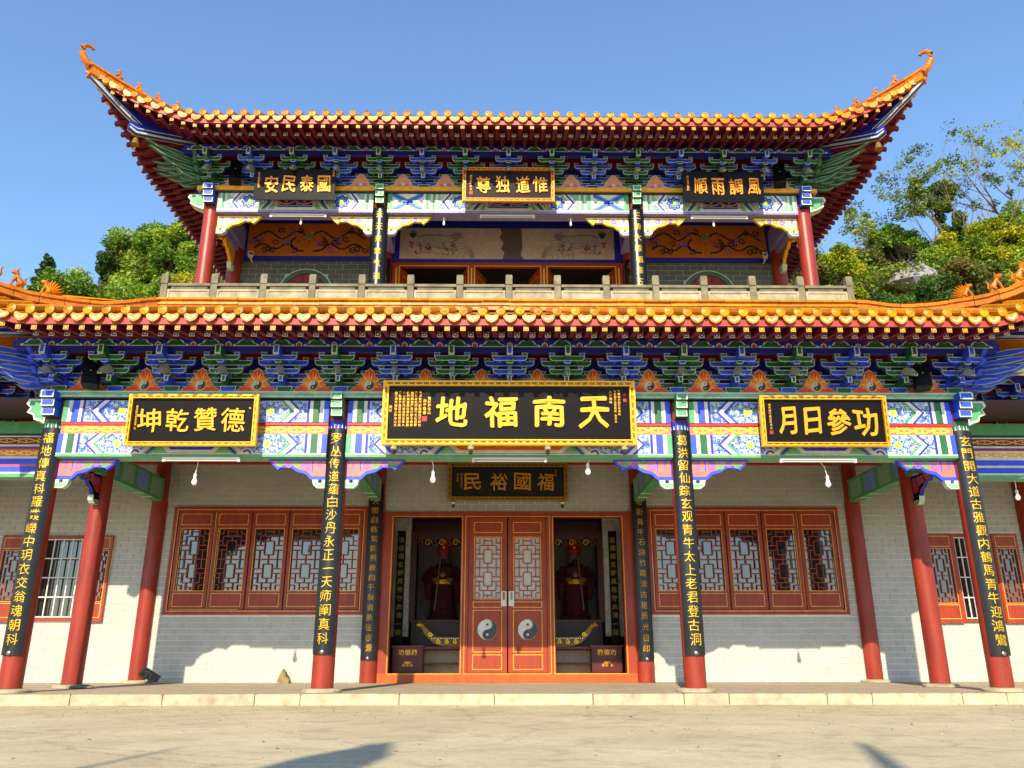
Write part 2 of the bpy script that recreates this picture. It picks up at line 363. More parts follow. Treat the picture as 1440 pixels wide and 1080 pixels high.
# --- columns
def column(x, y, z0, z1, r=.16, base=True):
    mb = MB(); mb.lathe([(r * 1.0, z0), (r * 1.0, z0 + .02), (r, z0 + 1.2), (r * .985, z1)], 24, (x, y, 0), 'column')
    o = mb.build('column', hall, 'lacquer', smooth=True)
    if base:
        mb = MB(); mb.lathe([(r * 1.75, z0 - .058), (r * 1.78, z0 - .03), (r * 1.6, z0 - .012), (r * 1.2, z0 - .004)], 24, (x, y, 0), 'stone'); mb.build('column_base', o, 'stone', smooth=True)
    return o
for sx in (-1, 1):
    column(sx * A, 0, .06, 4.33); column(sx * B, 0, .06, 4.33); column(sx * A, D1, .06, 4.33); column(sx * A, W - .02, .06, 4.5)
    column(sx * B, W - .06, 0.002, 4.5, r=.17, base=False); column(sx * 10.73, D1, .06, 4.33); column(sx * 10.73, W - .02, .06, 4.5)
    column(sx * A2, U0, 6.37, 9.77, base=False); column(sx * B, U0, 6.37, 9.77, base=False)
    column(sx * A2, UW - .05, 6.37, 10.4, base=False); column(sx * (B + .12), UW - .05, 6.37, 10.4, r=.15, base=False)

# --- painted ornament
def arcpts(cx, cz, r0, r1, a0, a1, n=8): return [(cx + (r0 + (r1 - r0) * i / n) * math.cos(a0 + (a1 - a0) * i / n), cz + (r0 + (r1 - r0) * i / n) * math.sin(a0 + (a1 - a0) * i / n)) for i in range(n + 1)]
def curl(mb, cx, cz, r, y, col, w, flip=1, a0=0, turns=1.25):
    mb.ribbon(arcpts(cx, cz, r, r * .25, a0, a0 + flip * 2 * math.pi * turns, 12), w, y, col)
def clipx(P, x0, x1):
    return [(min(max(x, x0), x1), z) for x, z in P]
def swirls(mb, x0, x1, z0, z1, y, cols, rr, n, s=.022):
    for i in range(n):
        x = rr.uniform(x0 + s, x1 - s); z = rr.uniform(z0 + s, z1 - s); c = rr.choice(cols)
        a = rr.uniform(0, 6.28); mb.ribbon(arcpts(x, z, s, s * .5, a, a + 4.2, 4), s * .5, y - rr.uniform(0, .0008), c)
def flower(mb, cx, cz, r, y, up=False):
    if up:
        mb.disc(cx, cz, r, y, 'white', 20)
        for i in range(8):
            a = i * math.pi / 4; mb.disc(cx + r * .68 * math.cos(a), cz + r * .68 * math.sin(a), r * .29, y - .001, 'dblue', 8)
            mb.disc(cx + r * .62 * math.cos(a), cz + r * .62 * math.sin(a), r * .12, y - .002, 'sky', 6)
        mb.disc(cx, cz, r * .42, y - .0025, 'mgreen', 14); mb.disc(cx, cz, r * .2, y - .0035, 'yellow', 8); return
    mb.disc(cx, cz, r, y, lin('a4b6d0'), 24)
    for i in range(16):
        a = i * math.pi / 8; curl(mb, cx + r * .82 * math.cos(a), cz + r * .82 * math.sin(a), r * .15, y - .001, 'blue' if i % 2 else 'white', r * .09, 1, a, .9)
    for i in range(12):
        a = i * math.pi / 6 + .2; mb.disc(cx + r * .56 * math.cos(a), cz + r * .56 * math.sin(a), r * .13, y - .001, 'blue' if i % 2 else 'mgreen', 6)
    mb.disc(cx, cz, r * .4, y - .0015, 'pgreen', 14)
    for i in range(8):
        a = i * math.pi / 4; mb.flat([(cx + r * .18 * math.cos(a - .5), cz + r * .18 * math.sin(a - .5)), (cx + r * .42 * math.cos(a), cz + r * .42 * math.sin(a)), (cx + r * .18 * math.cos(a + .5), cz + r * .18 * math.sin(a + .5))], y - .0025, 'yellow')
    mb.disc(cx, cz, r * .24, y - .003, 'yellow', 10)
def chevron(mb, x, z0, z1, y, d, w, col, depth=.16):
    """a < or > band: apex at x, arms going towards d (+1 right), z0..z1"""
    zm = (z0 + z1) / 2; e = d * depth
    mb.flat([(x, zm), (x + d * w, zm), (x + d * w + e, z1), (x + e, z1)][::1 if d < 0 else 1], y, col)
    mb.flat([(x + e, z0), (x + d * w + e, z0), (x + d * w, zm), (x, zm)], y, col)
def beam_end(mb, xe, d, z0, z1, y, rr, first, up=False):
    """painted end of a beam from its column at xe inwards (direction d); returns the inner x"""
    X = lambda t: xe + d * t
    def st(t0, t1, col): a, b_ = sorted((X(t0), X(t1))); mb.rect(a, b_, z0, z1, y - .002, col)
    h = z1 - z0
    if up:
        st(0, .05, 'pgreen'); st(.05, .09, 'white'); st(.09, .15, first); st(.15, .19, 'white')
        st(.19, 1.1, 'pgreen'); swirls(mb, *sorted((X(.24), X(1.12))), z0, z1, y - .0028, ['mgreen', 'white', 'sky', 'blue', 'yellow'], rr, 130, .028)
        for k, c in enumerate(('white', 'dblue', 'white')):
            chevron(mb, X(.24 + k * .05), z0, z1, y - .004 - k * .001, d, .05, c, .15)
        flower(mb, X(.66), (z0 + z1) / 2, h * .43, y - .006, True)
        for k, c in enumerate(('white', 'dblue', 'mgreen', 'white')):
            chevron(mb, X(1.06 + k * .045), z0, z1, y - .004 - k * .001, -d, .05, c, .15)
        return X(1.25)
    st(0, .08, 'mgreen' if first == 'blue' else 'blue'); st(.08, .14, 'white'); st(.14, .25, first); st(.25, .30, 'white'); st(.30, .34, 'dblue')
    st(.34, 1.5, lin('94a9c8'))
    swirls(mb, *sorted((X(.34), X(1.40))), z0, z1, y - .0035, ['blue', 'blue', 'mgreen', 'white', 'dblue', 'white'], rr, 420, .026)
    for k, (c, w) in enumerate((('dblue', .045), ('white', .08), (('mgreen' if first == 'green' else 'blue'), .05))):
        chevron(mb, X(.42 + (0, .045, .125)[k]), z0, z1, y - .005 - k * .0006, d, w, c, .17)
    flower(mb, X(.92), (z0 + z1) / 2, h * .47, y - .007)
    for zz, q in ((z1, -1), (z0, 1)):
        a0, a1 = (math.pi, 2 * math.pi) if q < 0 else (0, math.pi)
        for r_, c in ((.1, 'white'), (.075, 'blue'), (.04, 'yellow')):
            mb.flat([(X(1.22) + r_ * math.cos(a0 + (a1 - a0) * i / 8), zz + r_ * math.sin(a0 + (a1 - a0) * i / 8)) for i in range(9)], y - .008 - (.1 - r_) * .02, c)
    for k, (c, w) in enumerate((('white', .08), ('dblue', .04), ('mgreen', .04))):
        chevron(mb, X(1.50 + (0, .08, .12)[k]), z0, z1, y - .010 - k * .0006, -d, w, c, .17)
    return X(1.66)
def scroll(mb, x0, x1, z0, z1, y, col, w=.022, pitch=.36):
    zm, am = (z0 + z1) / 2, (z1 - z0) * .3; n = max(2, round((x1 - x0) / pitch)); p = (x1 - x0) / n
    for s in (1, -1):
        mb.ribbon([(x0 + p * i / 6, zm + s * am * math.sin(math.pi * i / 6)) for i in range(n * 6 + 1)], w, y - (.001 if s > 0 else .0018), col)
    for i in range(n):
        mb.disc(x0 + p * (i + .5), zm, am * .5, y - .0024, col, 6)
        for s in (1, -1): curl(mb, x0 + p * (i + .12), zm + s * am * .9, am * .4, y - .003, col, w * .7, s, 0, .8)
def bay_lower(x0, x1, Y, centre):
    rr = random.Random(int(x0 * 10)); y = Y - .17
    # upper beam
    mb = MB(); z0, z1 = 3.975, 4.325; mb.box(x0, x1, y, Y + .17, z0, z1, 'pgreen')
    first = 'green' if centre else 'blue'
    for d, xe in ((1, x0), (-1, x1)):
        f_ = first if (d == 1 or centre) else 'green'
        xi = beam_end(mb, xe, d, z0, z1, y, rr, f_)
    m0, m1 = x0 + 1.62, x1 - 1.62
    mb.rect(m0 - .03, m1 + .03, z0, z1, y - .0125, 'dgreen'); mb.frame(m0 - .03, m1 + .03, z0, z1, .03, y - .0135, 'white'); mb.frame(m0 + .02, m1 - .02, z0 + .05, z1 - .05, .02, y - .0145, 'blue')
    scroll(mb, m0 + .1, m1 - .1, z0 + .08, z1 - .08, y - .014, 'gold'); mb.build('upper_beam', hall)
    # middle board
    mb = MB(); mb.box(x0, x1, y + .03, Y + .1, 3.79, 3.97, 'salmon'); mb.box(x0, x1, y + .01, y + .05, 3.93, 3.973, 'red')
    scroll(mb, x0 + .05, x1 - .05, 3.795, 3.925, y + .028, 'yellow', .026, .3); mb.build('frieze_board', hall)
    # lower beam
    mb = MB(); z0, z1 = 3.462, 3.785; mb.box(x0, x1, y, Y + .17, z0 - .045, z1, 'pgreen')
    for d, xe in ((1, x0), (-1, x1)): beam_end(mb, xe, d, z0, z1, y, rr, 'green' if (first == 'blue') else 'blue')
    m0, m1 = x0 + 1.6, x1 - 1.6
    if m1 > m0:
        zq = z0 + .02; e = .12
        mb.flat([(m0, zq + .12), (m0 + e, zq), (m1 - e, zq), (m1, zq + .12), (m1, z1), (m0, z1)], y - .0125, 'white')
        mb.flat([(m0 + .05, zq + .15), (m0 + .05 + e, zq + .045), (m1 - .05 - e, zq + .045), (m1 - .05, zq + .15), (m1 - .05, z1), (m0 + .05, z1)], y - .0135, 'blue' if not centre else 'orange')
        scroll(mb, m0 + .2, m1 - .2, zq + .07, z1 - .05, y - .0145, 'gold', .03, .5)
    mb.rect(x0, x1, z0 - .043, z0, y - .003, 'mgreen'); mb.rect(x0, x1, z0 - .004, z0 + .01, y - .004, 'white')
    mb.box(x0, x1, y + .06, Y + .11, z0 - .052, z0 - .046, 'pgreen')
    mb.build('lower_beam', hall)
bay_lower(-B + .15, B - .15, 0, True)
bay_lower(-A + .15, -B - .15, 0, False); bay_lower(B + .15, A - .15, 0, False)
# plate over the beams
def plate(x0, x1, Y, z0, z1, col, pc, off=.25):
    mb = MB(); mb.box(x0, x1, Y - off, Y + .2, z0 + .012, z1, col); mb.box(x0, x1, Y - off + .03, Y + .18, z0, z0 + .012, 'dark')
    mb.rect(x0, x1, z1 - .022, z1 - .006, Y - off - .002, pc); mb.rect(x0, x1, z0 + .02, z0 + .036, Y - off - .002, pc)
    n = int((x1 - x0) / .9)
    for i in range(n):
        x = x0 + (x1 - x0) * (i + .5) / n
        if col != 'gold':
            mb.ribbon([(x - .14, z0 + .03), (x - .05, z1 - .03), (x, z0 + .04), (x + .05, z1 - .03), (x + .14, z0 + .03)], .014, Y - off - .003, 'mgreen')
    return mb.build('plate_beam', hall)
plate(-A - .22, A + .22, 0, 4.345, 4.46, 'pgreen', 'out')
for sx in (-1, 1):
    a, b_ = sorted((sx * (A + .2), sx * 13.5)); mb = MB(); Y = D1; y = Y - .15
    mb.box(a, b_, y, Y + .15, 3.47, 4.20, 'pgreen'); mb.box(a, b_, y - .06, Y + .2, 4.25, 4.455, 'mgreen'); mb.box(a, b_, y + .02, Y + .1, 4.20, 4.25, 'nblue')
    mb.rect(a, b_, 4.055, 4.2, y - .002, 'brown'); mb.rect(a, b_, 4.19, 4.215, y - .003, 'white'); scroll(mb, a, b_, 4.07, 4.18, y - .003, 'gold', .018, .34)
    mb.rect(a, b_, 4.02, 4.055, y - .002, 'white'); mb.rect(a, b_, 3.995, 4.02, y - .002, 'dblue'); mb.rect(a, b_, 3.965, 3.995, y - .002, 'red')
    mb.rect(a, b_, 3.84, 3.965, y - .002, 'salmon' if sx < 0 else 'cream'); scroll(mb, a, b_, 3.845, 3.955, y - .003, 'yellow' if sx < 0 else 'gold', .022, .26)
    mb.rect(a, b_, 3.80, 3.84, y - .002, 'white'); mb.rect(a, b_, 3.56, 3.80, y - .002, 'blue'); mb.rect(a, b_, 3.66, 3.70, y - .003, 'white' if sx > 0 else 'pink'); mb.rect(a, b_, 3.53, 3.56, y - .002, 'white')
    mb.rect(a, b_, 3.47, 3.53, y - .002, 'mgreen')
    mb.build('wing_beam', hall)
# beams running back over the veranda, tie beams, ceiling, red wall plate
mb = MB(); mb.box(-13.4, 13.4, W - .12, W - .005, 4.3, 4.38, 'red'); mb.box(-13.4, 13.4, W - .1, W - .005, 4.38, 4.5, 'dred'); mb.build('wall_plate', hall)
mb = MB(); mb.box(-13.4, 13.4, .3, W, 4.5, 4.515, lin('3a1a1c')); mb.build('veranda_ceiling', hall)
for sx in (-1, 1):
    for x in (sx * A, sx * B):
        mb = MB(); mb.box(x - .1, x + .1, .17, W - .17, 3.5, 3.95, 'mgreen')
        for q in (-1, 1):
            xx = x + q * .102
            for t in range(6):
                y0 = .3 + t * .64; mb.add([(xx, y0, 3.56), (xx, y0 + .5, 3.56), (xx, y0 + .5, 3.9), (xx, y0, 3.9)], [(0, 1, 2, 3)], 'pgreen' if t % 2 else 'sky'); xx += q * .0005
        for yy in (.6, 1.0, 1.4, 3.2, 3.6): mb.box(x - .102, x + .102, yy, yy + .03, 3.488, 3.5, 'out')
        mb.build('tie_beam', hall)
# side beams (seen from inside) between front and second corner columns are the tie beams above; painted blue collars on columns
def collar(x, y, z0, z1, c1, r=.167):
    mb = MB(); mb.lathe([(r, z0), (r, z1)], 24, (x, y, 0), c1, cap=False)
    for i in range(9):
        a = math.pi * (1.05 + .9 * i / 8); rr_ = r + .003; a2 = a + .16
        mb.add([(x + rr_ * math.cos(t), y + rr_ * math.sin(t), z) for t, z in ((a, z0), (a + .16, z0), (a + .08, z0 + (z1 - z0) * (.75 if i % 2 else .5)))], [(0, 1, 2)], 'white')
    mb.build('column_collar', hall)
for sx in (-1, 1):
    collar(sx * B, 0, 3.87, 4.01, 'dblue'); collar(sx * A, 0, 3.87, 4.01, 'green')
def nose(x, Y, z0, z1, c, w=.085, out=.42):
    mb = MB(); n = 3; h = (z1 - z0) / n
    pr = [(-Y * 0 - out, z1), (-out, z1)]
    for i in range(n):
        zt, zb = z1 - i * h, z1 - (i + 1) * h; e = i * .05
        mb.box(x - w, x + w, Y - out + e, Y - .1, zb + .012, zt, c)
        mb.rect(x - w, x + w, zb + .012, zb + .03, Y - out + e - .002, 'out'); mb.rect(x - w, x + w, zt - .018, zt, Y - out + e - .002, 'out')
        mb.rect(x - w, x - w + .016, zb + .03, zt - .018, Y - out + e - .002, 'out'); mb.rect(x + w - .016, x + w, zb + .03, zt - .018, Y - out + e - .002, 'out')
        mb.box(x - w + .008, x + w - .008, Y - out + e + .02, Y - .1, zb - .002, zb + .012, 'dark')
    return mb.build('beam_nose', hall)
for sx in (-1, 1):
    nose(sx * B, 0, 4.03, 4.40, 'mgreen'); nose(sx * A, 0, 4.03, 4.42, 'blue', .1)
    # cloud shaped beam end sticking out sideways at the corner
    mb = MB(); x = sx * (A + .14)
    P = [(0, .34), (.30, .34), (.33, .26), (.26, .2), (.3, .12), (.2, .08), (.17, -.0), (.08, -.02), (0, -.06)]
    P = [(x + sx * a, 4.02 + b_) for a, b_ in P]
    if sx > 0: P = P[::-1]
    mb.prism(P, -.12, .12, 'out'); cxm = x + sx * .12
    mb.flat([(cxm + (a - cxm) * .8, 4.2 + (b_ - 4.2) * .8) for a, b_ in P], -.123, 'mgreen'); mb.build('beam_nose', hall)

# --- spandrel brackets (que-ti)
def spandrel(x, Y, zt, d, L, H, edge, fill, c1, c2, T=None, cup='pgreen'):
    mb = MB()
    if T is not None: mb.T = T
    P = [(0, 0), (L, 0), (L - .05, -.07), (L - .16, -.17), (L * .78, -H * .42), (L * .62, -H * .40), (L * .50, -H * .62), (L * .36, -H * .72), (L * .26, -H), (0, -H)]
    Q = lambda P, y, c: mb.flat([(x + d * a, zt + b_) for a, b_ in (P if d < 0 else P[::-1])], y, c)
    PP = [(x + d * a, zt + b_) for a, b_ in (P if d < 0 else P[::-1])]
    mb.prism(PP, Y - .035, Y + .035, edge)
    I = [(.03, -.03), (L - .05, -.03), (L - .09, -.07), (L - .17, -.125), (L * .78, -H * .30), (L * .60, -H * .28), (L * .48, -H * .48), (L * .34, -H * .58), (L * .25, -H * .82), (.03, -H * .82)]
    Q(I, Y - .038, fill)
    s0 = L * .24; mb.rect(*sorted((x + d * s0, x + d * (s0 + .02))), zt - H * .6, zt - .03, Y - .0395, edge)
    r = H * .17
    for i, (tx, tz, c, fl) in enumerate(((.36, -.27, c1, 1), (.5, -.22, c2, -1), (.65, -.2, c1, 1), (.78, -.2, c2, -1))):
        curl(mb, x + d * L * tx, zt + H * tz - .02, r * (1.25 if i < 2 else .95), Y - .0405, c, .03, fl * d, .5)
    for tz in (.2, .4): curl(mb, x + d * L * .12, zt - H * tz, r * .6, Y - .0405, c1, .014, -d, 1)
    o = mb.build('spandrel', hall)
    mb = MB()
    if T is not None: mb.T = T
    U = [(0, 0), (.07, 0), (.07, -.05), (.13, -.05), (.13, 0), (.22, 0), (.20, -.08), (.14, -.13), (0, -.13)]
    z2 = zt - H
    mb.prism([(x + d * a, z2 + b_) for a, b_ in (U if d < 0 else U[::-1])], Y - .05, Y + .05, 'out')
    U2 = [(0, -.06), (.19, -.06), (.18, -.08), (.13, -.115), (0, -.115)]
    mb.flat([(x + d * a, z2 + b_) for a, b_ in (U2 if d < 0 else U2[::-1])], Y - .053, cup)
    mb.build('small_cup', o)
for x, d in ((-A, 1), (-B, -1), (-B, 1), (B, -1), (B, 1), (A, -1)):
    spandrel(x + d * .14, 0, 3.415, d, .93, .33, 'blue', 'salmon', 'purple', 'mgreen')
for sx in (-1, 1):
    for (yy, ang) in ((.15, 90), (D1 - .15, -90)):
        T = Matrix.Translation((sx * A, yy, 0)) @ Matrix.Rotation(R(ang), 4, 'Z')
        spandrel(0, 0, 3.48, 1, .72, .36, 'dblue', 'pink' if ang > 0 else 'red', 'purple', 'orange', T)
        T2 = T @ Matrix.Rotation(R(180), 4, 'Z')
        spandrel(0, 0, 3.478, -1, .72, .36, 'dblue', 'salmon' if ang > 0 else 'red', 'purple', 'orange', T2)
for x, d in ((-A2, 1), (-B, -1), (-B, 1), (B, -1), (B, 1), (A2, -1)):
    spandrel(x + d * .14, U0, 9.29, d, .92, .29, 'yellow', lin('c8c0b0'), 'purple', lin('b88a20'), cup='lilac')
for sx in (-1, 1):
    T = Matrix.Translation((sx * A2, U0 + .15, 0)) @ Matrix.Rotation(R(90), 4, 'Z')
    spandrel(0, 0, 9.29, 1, .7, .4, 'gold', 'dred', 'lilac', 'gold', T, cup='lilac')
    T = Matrix.Translation((sx * A2, UW - .2, 0)) @ Matrix.Rotation(R(-90), 4, 'Z')
    spandrel(0, 0, 9.29, 1, .7, .4, 'gold', 'maroon', 'lilac', 'gold', T, cup='lilac')

# --- upper storey beams
def bay_upper(x0, x1, centre):
    y = U0 - .16; z0, z1 = 9.36, 9.765; rr = random.Random(3); mb = MB()
    mb.box(x0, x1, y, U0 + .16, z0 - .05, z1, 'lilac')
    mb.rect(x0, x1, z0, z1, y - .001, 'pgreen')
    for d, xe in ((1, x0), (-1, x1)):
        X0 = xe
        if centre:       # a box with a blue cross next to the column
            a, b_ = sorted((xe + d * .1, xe + d * .75)); mb.rect(*sorted((xe, xe + d * .1)), z0, z1, y - .002, 'mgreen'); mb.rect(a, b_, z0, z1, y - .002, 'white')
            for p, q in ((z0, z1), (z1, z0)):
                mb.ribbon([(a, p), (b_, q)], .12, y - .003, 'mgreen'); mb.ribbon([(a, p), (b_, q)], .05, y - .0045, 'blue')
            mb.rect(*sorted((xe + d * .75, xe + d * .8)), z0, z1, y - .006, 'white'); mb.rect(*sorted((xe + d * .8, xe + d * .86)), z0, z1, y - .006, 'mgreen')
            X0 = xe + d * .86
        beam_end(mb, X0, d, z0, z1, y, rr, 'mgreen', True)
    off = 2.1 if centre else 1.25
    m0, m1 = x0 + off, x1 - off
    if m1 - m0 > .2:
        mb.rect(m0 - .05, m1 + .05, z0, z1, y - .009, 'dblue'); mb.frame(m0 - .05, m1 + .05, z0, z1, .07, y - .010, 'white'); scroll(mb, m0, m1, z0 + .1, z1 - .08, y - .0105, 'gold', .03, .4)
        mb.rect(m0 - .05, m1 + .05, z0 + .09, z0 + .12, y - .012, 'sky')
    mb.rect(x0, x1, z0 - .05, z0 + .012, y - .013, 'lilac'); mb.rect(x0, x1, z0 + .004, z0 + .02, y - .014, 'white')
    mb.build('upper_beam', hall)
bay_upper(-B + .15, B - .15, True); bay_upper(-A2 + .15, -B - .15, False); bay_upper(B + .15, A2 - .15, False)
mb = MB(); mb.box(-A2 - .28, A2 + .28, U0 - .24, U0 + .2, 9.80, 9.89, 'gold'); mb.box(-A2 - .2, A2 + .2, U0 - .2, U0 + .15, 9.766, 9.80, 'dark')
for i in range(60):
    x = -A2 - .2 + (2 * A2 + .4) * (i + .5) / 60; mb.rect(x - .05, x + .05, 9.835, 9.85, U0 - .243, 'orange')
mb.build('plate_beam', hall)
for sx in (-1, 1):
    nose(sx * B, U0, 9.46, 9.86, 'mgreen', .085, .4); nose(sx * A2, U0, 9.46, 9.86, 'blue', .1, .4)
    mb = MB(); x = sx * (A2 + .14); P = [(0, .32), (.32, .32), (.36, .24), (.28, .18), (.3, .1), (.16, .02), (0, -.04)]
    P = [(x + sx * a, 9.44 + b_) for a, b_ in P]
    if sx > 0: P = P[::-1]
    mb.prism(P, U0 - .12, U0 + .12, 'out'); cxm = x + sx * .14; mb.flat([(cxm + (a - cxm) * .8, 9.6 + (b_ - 9.6) * .78) for a, b_ in P], U0 - .123, 'mgreen'); mb.build('beam_nose', hall)
    for x in (sx * A2, sx * B):
        mb = MB(); mb.box(x - .09, x + .09, U0 + .17, UW - .1, 9.28, 9.72, 'lilac'); mb.box(x - .095, x + .095, U0 + .3, UW - .3, 9.38, 9.62, 'dblue'); mb.build('tie_beam', hall)

# --- bracket sets
GX = {}
def gong(w, h): return [(-w / 2 + .045, 0), (w / 2 - .045, 0), (w / 2 - .012, h * .35), (w / 2, h), (-w / 2, h), (-w / 2 + .012, h * .35)]
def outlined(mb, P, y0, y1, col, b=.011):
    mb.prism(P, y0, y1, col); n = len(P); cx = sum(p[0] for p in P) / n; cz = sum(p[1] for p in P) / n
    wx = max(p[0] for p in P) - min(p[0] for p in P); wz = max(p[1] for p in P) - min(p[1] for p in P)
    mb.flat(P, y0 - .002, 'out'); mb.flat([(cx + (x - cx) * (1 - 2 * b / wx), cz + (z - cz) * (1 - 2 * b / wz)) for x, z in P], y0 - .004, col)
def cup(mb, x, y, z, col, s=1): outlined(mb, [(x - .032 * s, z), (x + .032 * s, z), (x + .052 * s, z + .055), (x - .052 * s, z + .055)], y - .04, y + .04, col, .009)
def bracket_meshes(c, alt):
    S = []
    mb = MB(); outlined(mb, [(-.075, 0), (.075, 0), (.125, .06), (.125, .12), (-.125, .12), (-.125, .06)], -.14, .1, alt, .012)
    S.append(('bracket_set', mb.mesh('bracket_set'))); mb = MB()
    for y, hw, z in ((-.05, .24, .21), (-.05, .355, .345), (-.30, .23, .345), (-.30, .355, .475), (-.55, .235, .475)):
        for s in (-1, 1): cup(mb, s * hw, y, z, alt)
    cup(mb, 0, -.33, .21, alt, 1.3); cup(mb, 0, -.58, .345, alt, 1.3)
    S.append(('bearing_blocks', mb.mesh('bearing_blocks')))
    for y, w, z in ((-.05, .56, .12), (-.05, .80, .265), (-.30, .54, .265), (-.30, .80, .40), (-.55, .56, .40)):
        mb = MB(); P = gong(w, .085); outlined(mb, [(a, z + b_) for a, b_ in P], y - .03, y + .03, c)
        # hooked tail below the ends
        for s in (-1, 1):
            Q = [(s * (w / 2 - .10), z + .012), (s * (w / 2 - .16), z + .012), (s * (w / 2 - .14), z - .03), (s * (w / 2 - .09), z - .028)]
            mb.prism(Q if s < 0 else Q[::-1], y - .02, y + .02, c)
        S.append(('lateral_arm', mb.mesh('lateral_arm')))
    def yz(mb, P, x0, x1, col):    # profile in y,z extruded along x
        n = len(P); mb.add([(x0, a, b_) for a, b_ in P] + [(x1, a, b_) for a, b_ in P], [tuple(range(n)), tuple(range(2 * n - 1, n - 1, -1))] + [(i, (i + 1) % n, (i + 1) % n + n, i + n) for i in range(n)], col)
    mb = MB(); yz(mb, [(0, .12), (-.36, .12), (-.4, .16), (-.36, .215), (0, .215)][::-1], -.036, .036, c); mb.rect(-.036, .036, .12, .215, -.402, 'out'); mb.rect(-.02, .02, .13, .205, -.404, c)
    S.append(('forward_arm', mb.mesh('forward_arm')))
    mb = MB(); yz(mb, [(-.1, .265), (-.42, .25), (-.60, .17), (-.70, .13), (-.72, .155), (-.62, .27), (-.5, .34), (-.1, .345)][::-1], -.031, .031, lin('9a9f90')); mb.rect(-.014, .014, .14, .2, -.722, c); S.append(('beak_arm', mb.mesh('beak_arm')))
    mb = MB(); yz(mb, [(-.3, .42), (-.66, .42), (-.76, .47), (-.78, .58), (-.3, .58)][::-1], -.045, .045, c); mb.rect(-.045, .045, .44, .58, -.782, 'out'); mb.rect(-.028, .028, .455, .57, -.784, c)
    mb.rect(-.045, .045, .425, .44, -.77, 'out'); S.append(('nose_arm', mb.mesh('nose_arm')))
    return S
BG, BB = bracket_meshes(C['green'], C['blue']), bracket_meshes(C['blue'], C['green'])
def bracket(T, green):
    S = BG if green else BB; o = link(S[0][0], S[0][1], hall, mtx=T)
    for n, me in S[1:]: link(n, me, o, kind='stuff' if n == 'bearing_blocks' else None)
    return o
# flame board
def flame_mesh(plain):
    mb = MB(); H = .40 if not plain else .36
    P = [(-.33, 0), (.33, 0), (.26, .07), (.17, .12), (.13, .22), (.085, .27), (.06, .36 if not plain else .32), (0, H), (-.06, .36 if not plain else .32), (-.085, .27), (-.13, .22), (-.17, .12), (-.26, .07)]
    mb.T = Matrix.Translation((0, -.075, 0)); mb.prism(P, -.02, .02, 'out'); s = lambda k, dz=0: [(x * k, .01 + z * (k + dz)) for x, z in P]
    if plain:
        mb.flat(s(.93), -.023, lin('e09a78')); 
        for q in (-1, 1): curl(mb, q * .07, .1, .035, -.025, 'purple', .014, q); curl(mb, q * .16, .05, .025, -.025, 'mgreen', .012, -q)
        mb.disc(0, .12, .03, -.026, 'white', 8)
    else:
        mb.flat(s(.93), -.023, lin('ec4420'))
        for i in range(15):
            a = math.pi * (-.05 + 1.1 * i / 14); r0, r1 = .08, (.21 + .07 * math.sin(a)) * (1 if i % 2 else .8); da = .1
            mb.flat([(r0 * math.cos(a - da * 1.6), .13 + r0 * math.sin(a - da * 1.6)), (r0 * math.cos(a + da * 1.6), .13 + r0 * math.sin(a + da * 1.6)), (r1 * math.cos(a + .05), max(.012, .12 + r1 * math.sin(a)))][::1], -.0245 - .0002 * i, lin('ff9a28') if i % 3 else lin('ffdc38'))
        mb.disc(0, .13, .098, -.029, lin('f49a30'), 16); yinyang(mb, 0, .13, .07, -.031)
    return mb.mesh('flame_board')
def yinyang(mb, x, z, r, y, n=16):
    mb.disc(x, z, r, y, 'white', n * 2)
    P = [(x + r * math.cos(-math.pi / 2 + math.pi * i / n), z + r * math.sin(-math.pi / 2 + math.pi * i / n)) for i in range(n + 1)]
    P += [(x + r / 2 * math.sin(math.pi * i / n), z + r / 2 + r / 2 * math.cos(math.pi * i / n)) for i in range(1, n)]
    P += [(x - r / 2 * math.sin(math.pi * i / n), z - r / 2 + r / 2 * math.cos(math.pi * i / n)) for i in range(0, n)]
    mb.flat(P, y - .002, lin('3a3c40')); mb.disc(x, z + r / 2, r * .13, y - .005, lin('3a3c40'), 8)
    mb.disc(x, z - r / 2, r * .13, y - .004, 'white', 8)
FL, FP = flame_mesh(False), flame_mesh(True)
def positions(a, b_):
    n1 = 6; xs = [-b_ + 2 * b_ * i / n1 for i in range(n1 + 1)]; n2 = round((a - b_) / .893)
    for i in range(1, n2 + 1):
        x = b_ + (a - b_) * i / n2; xs += [x, -x]
    return sorted(xs)
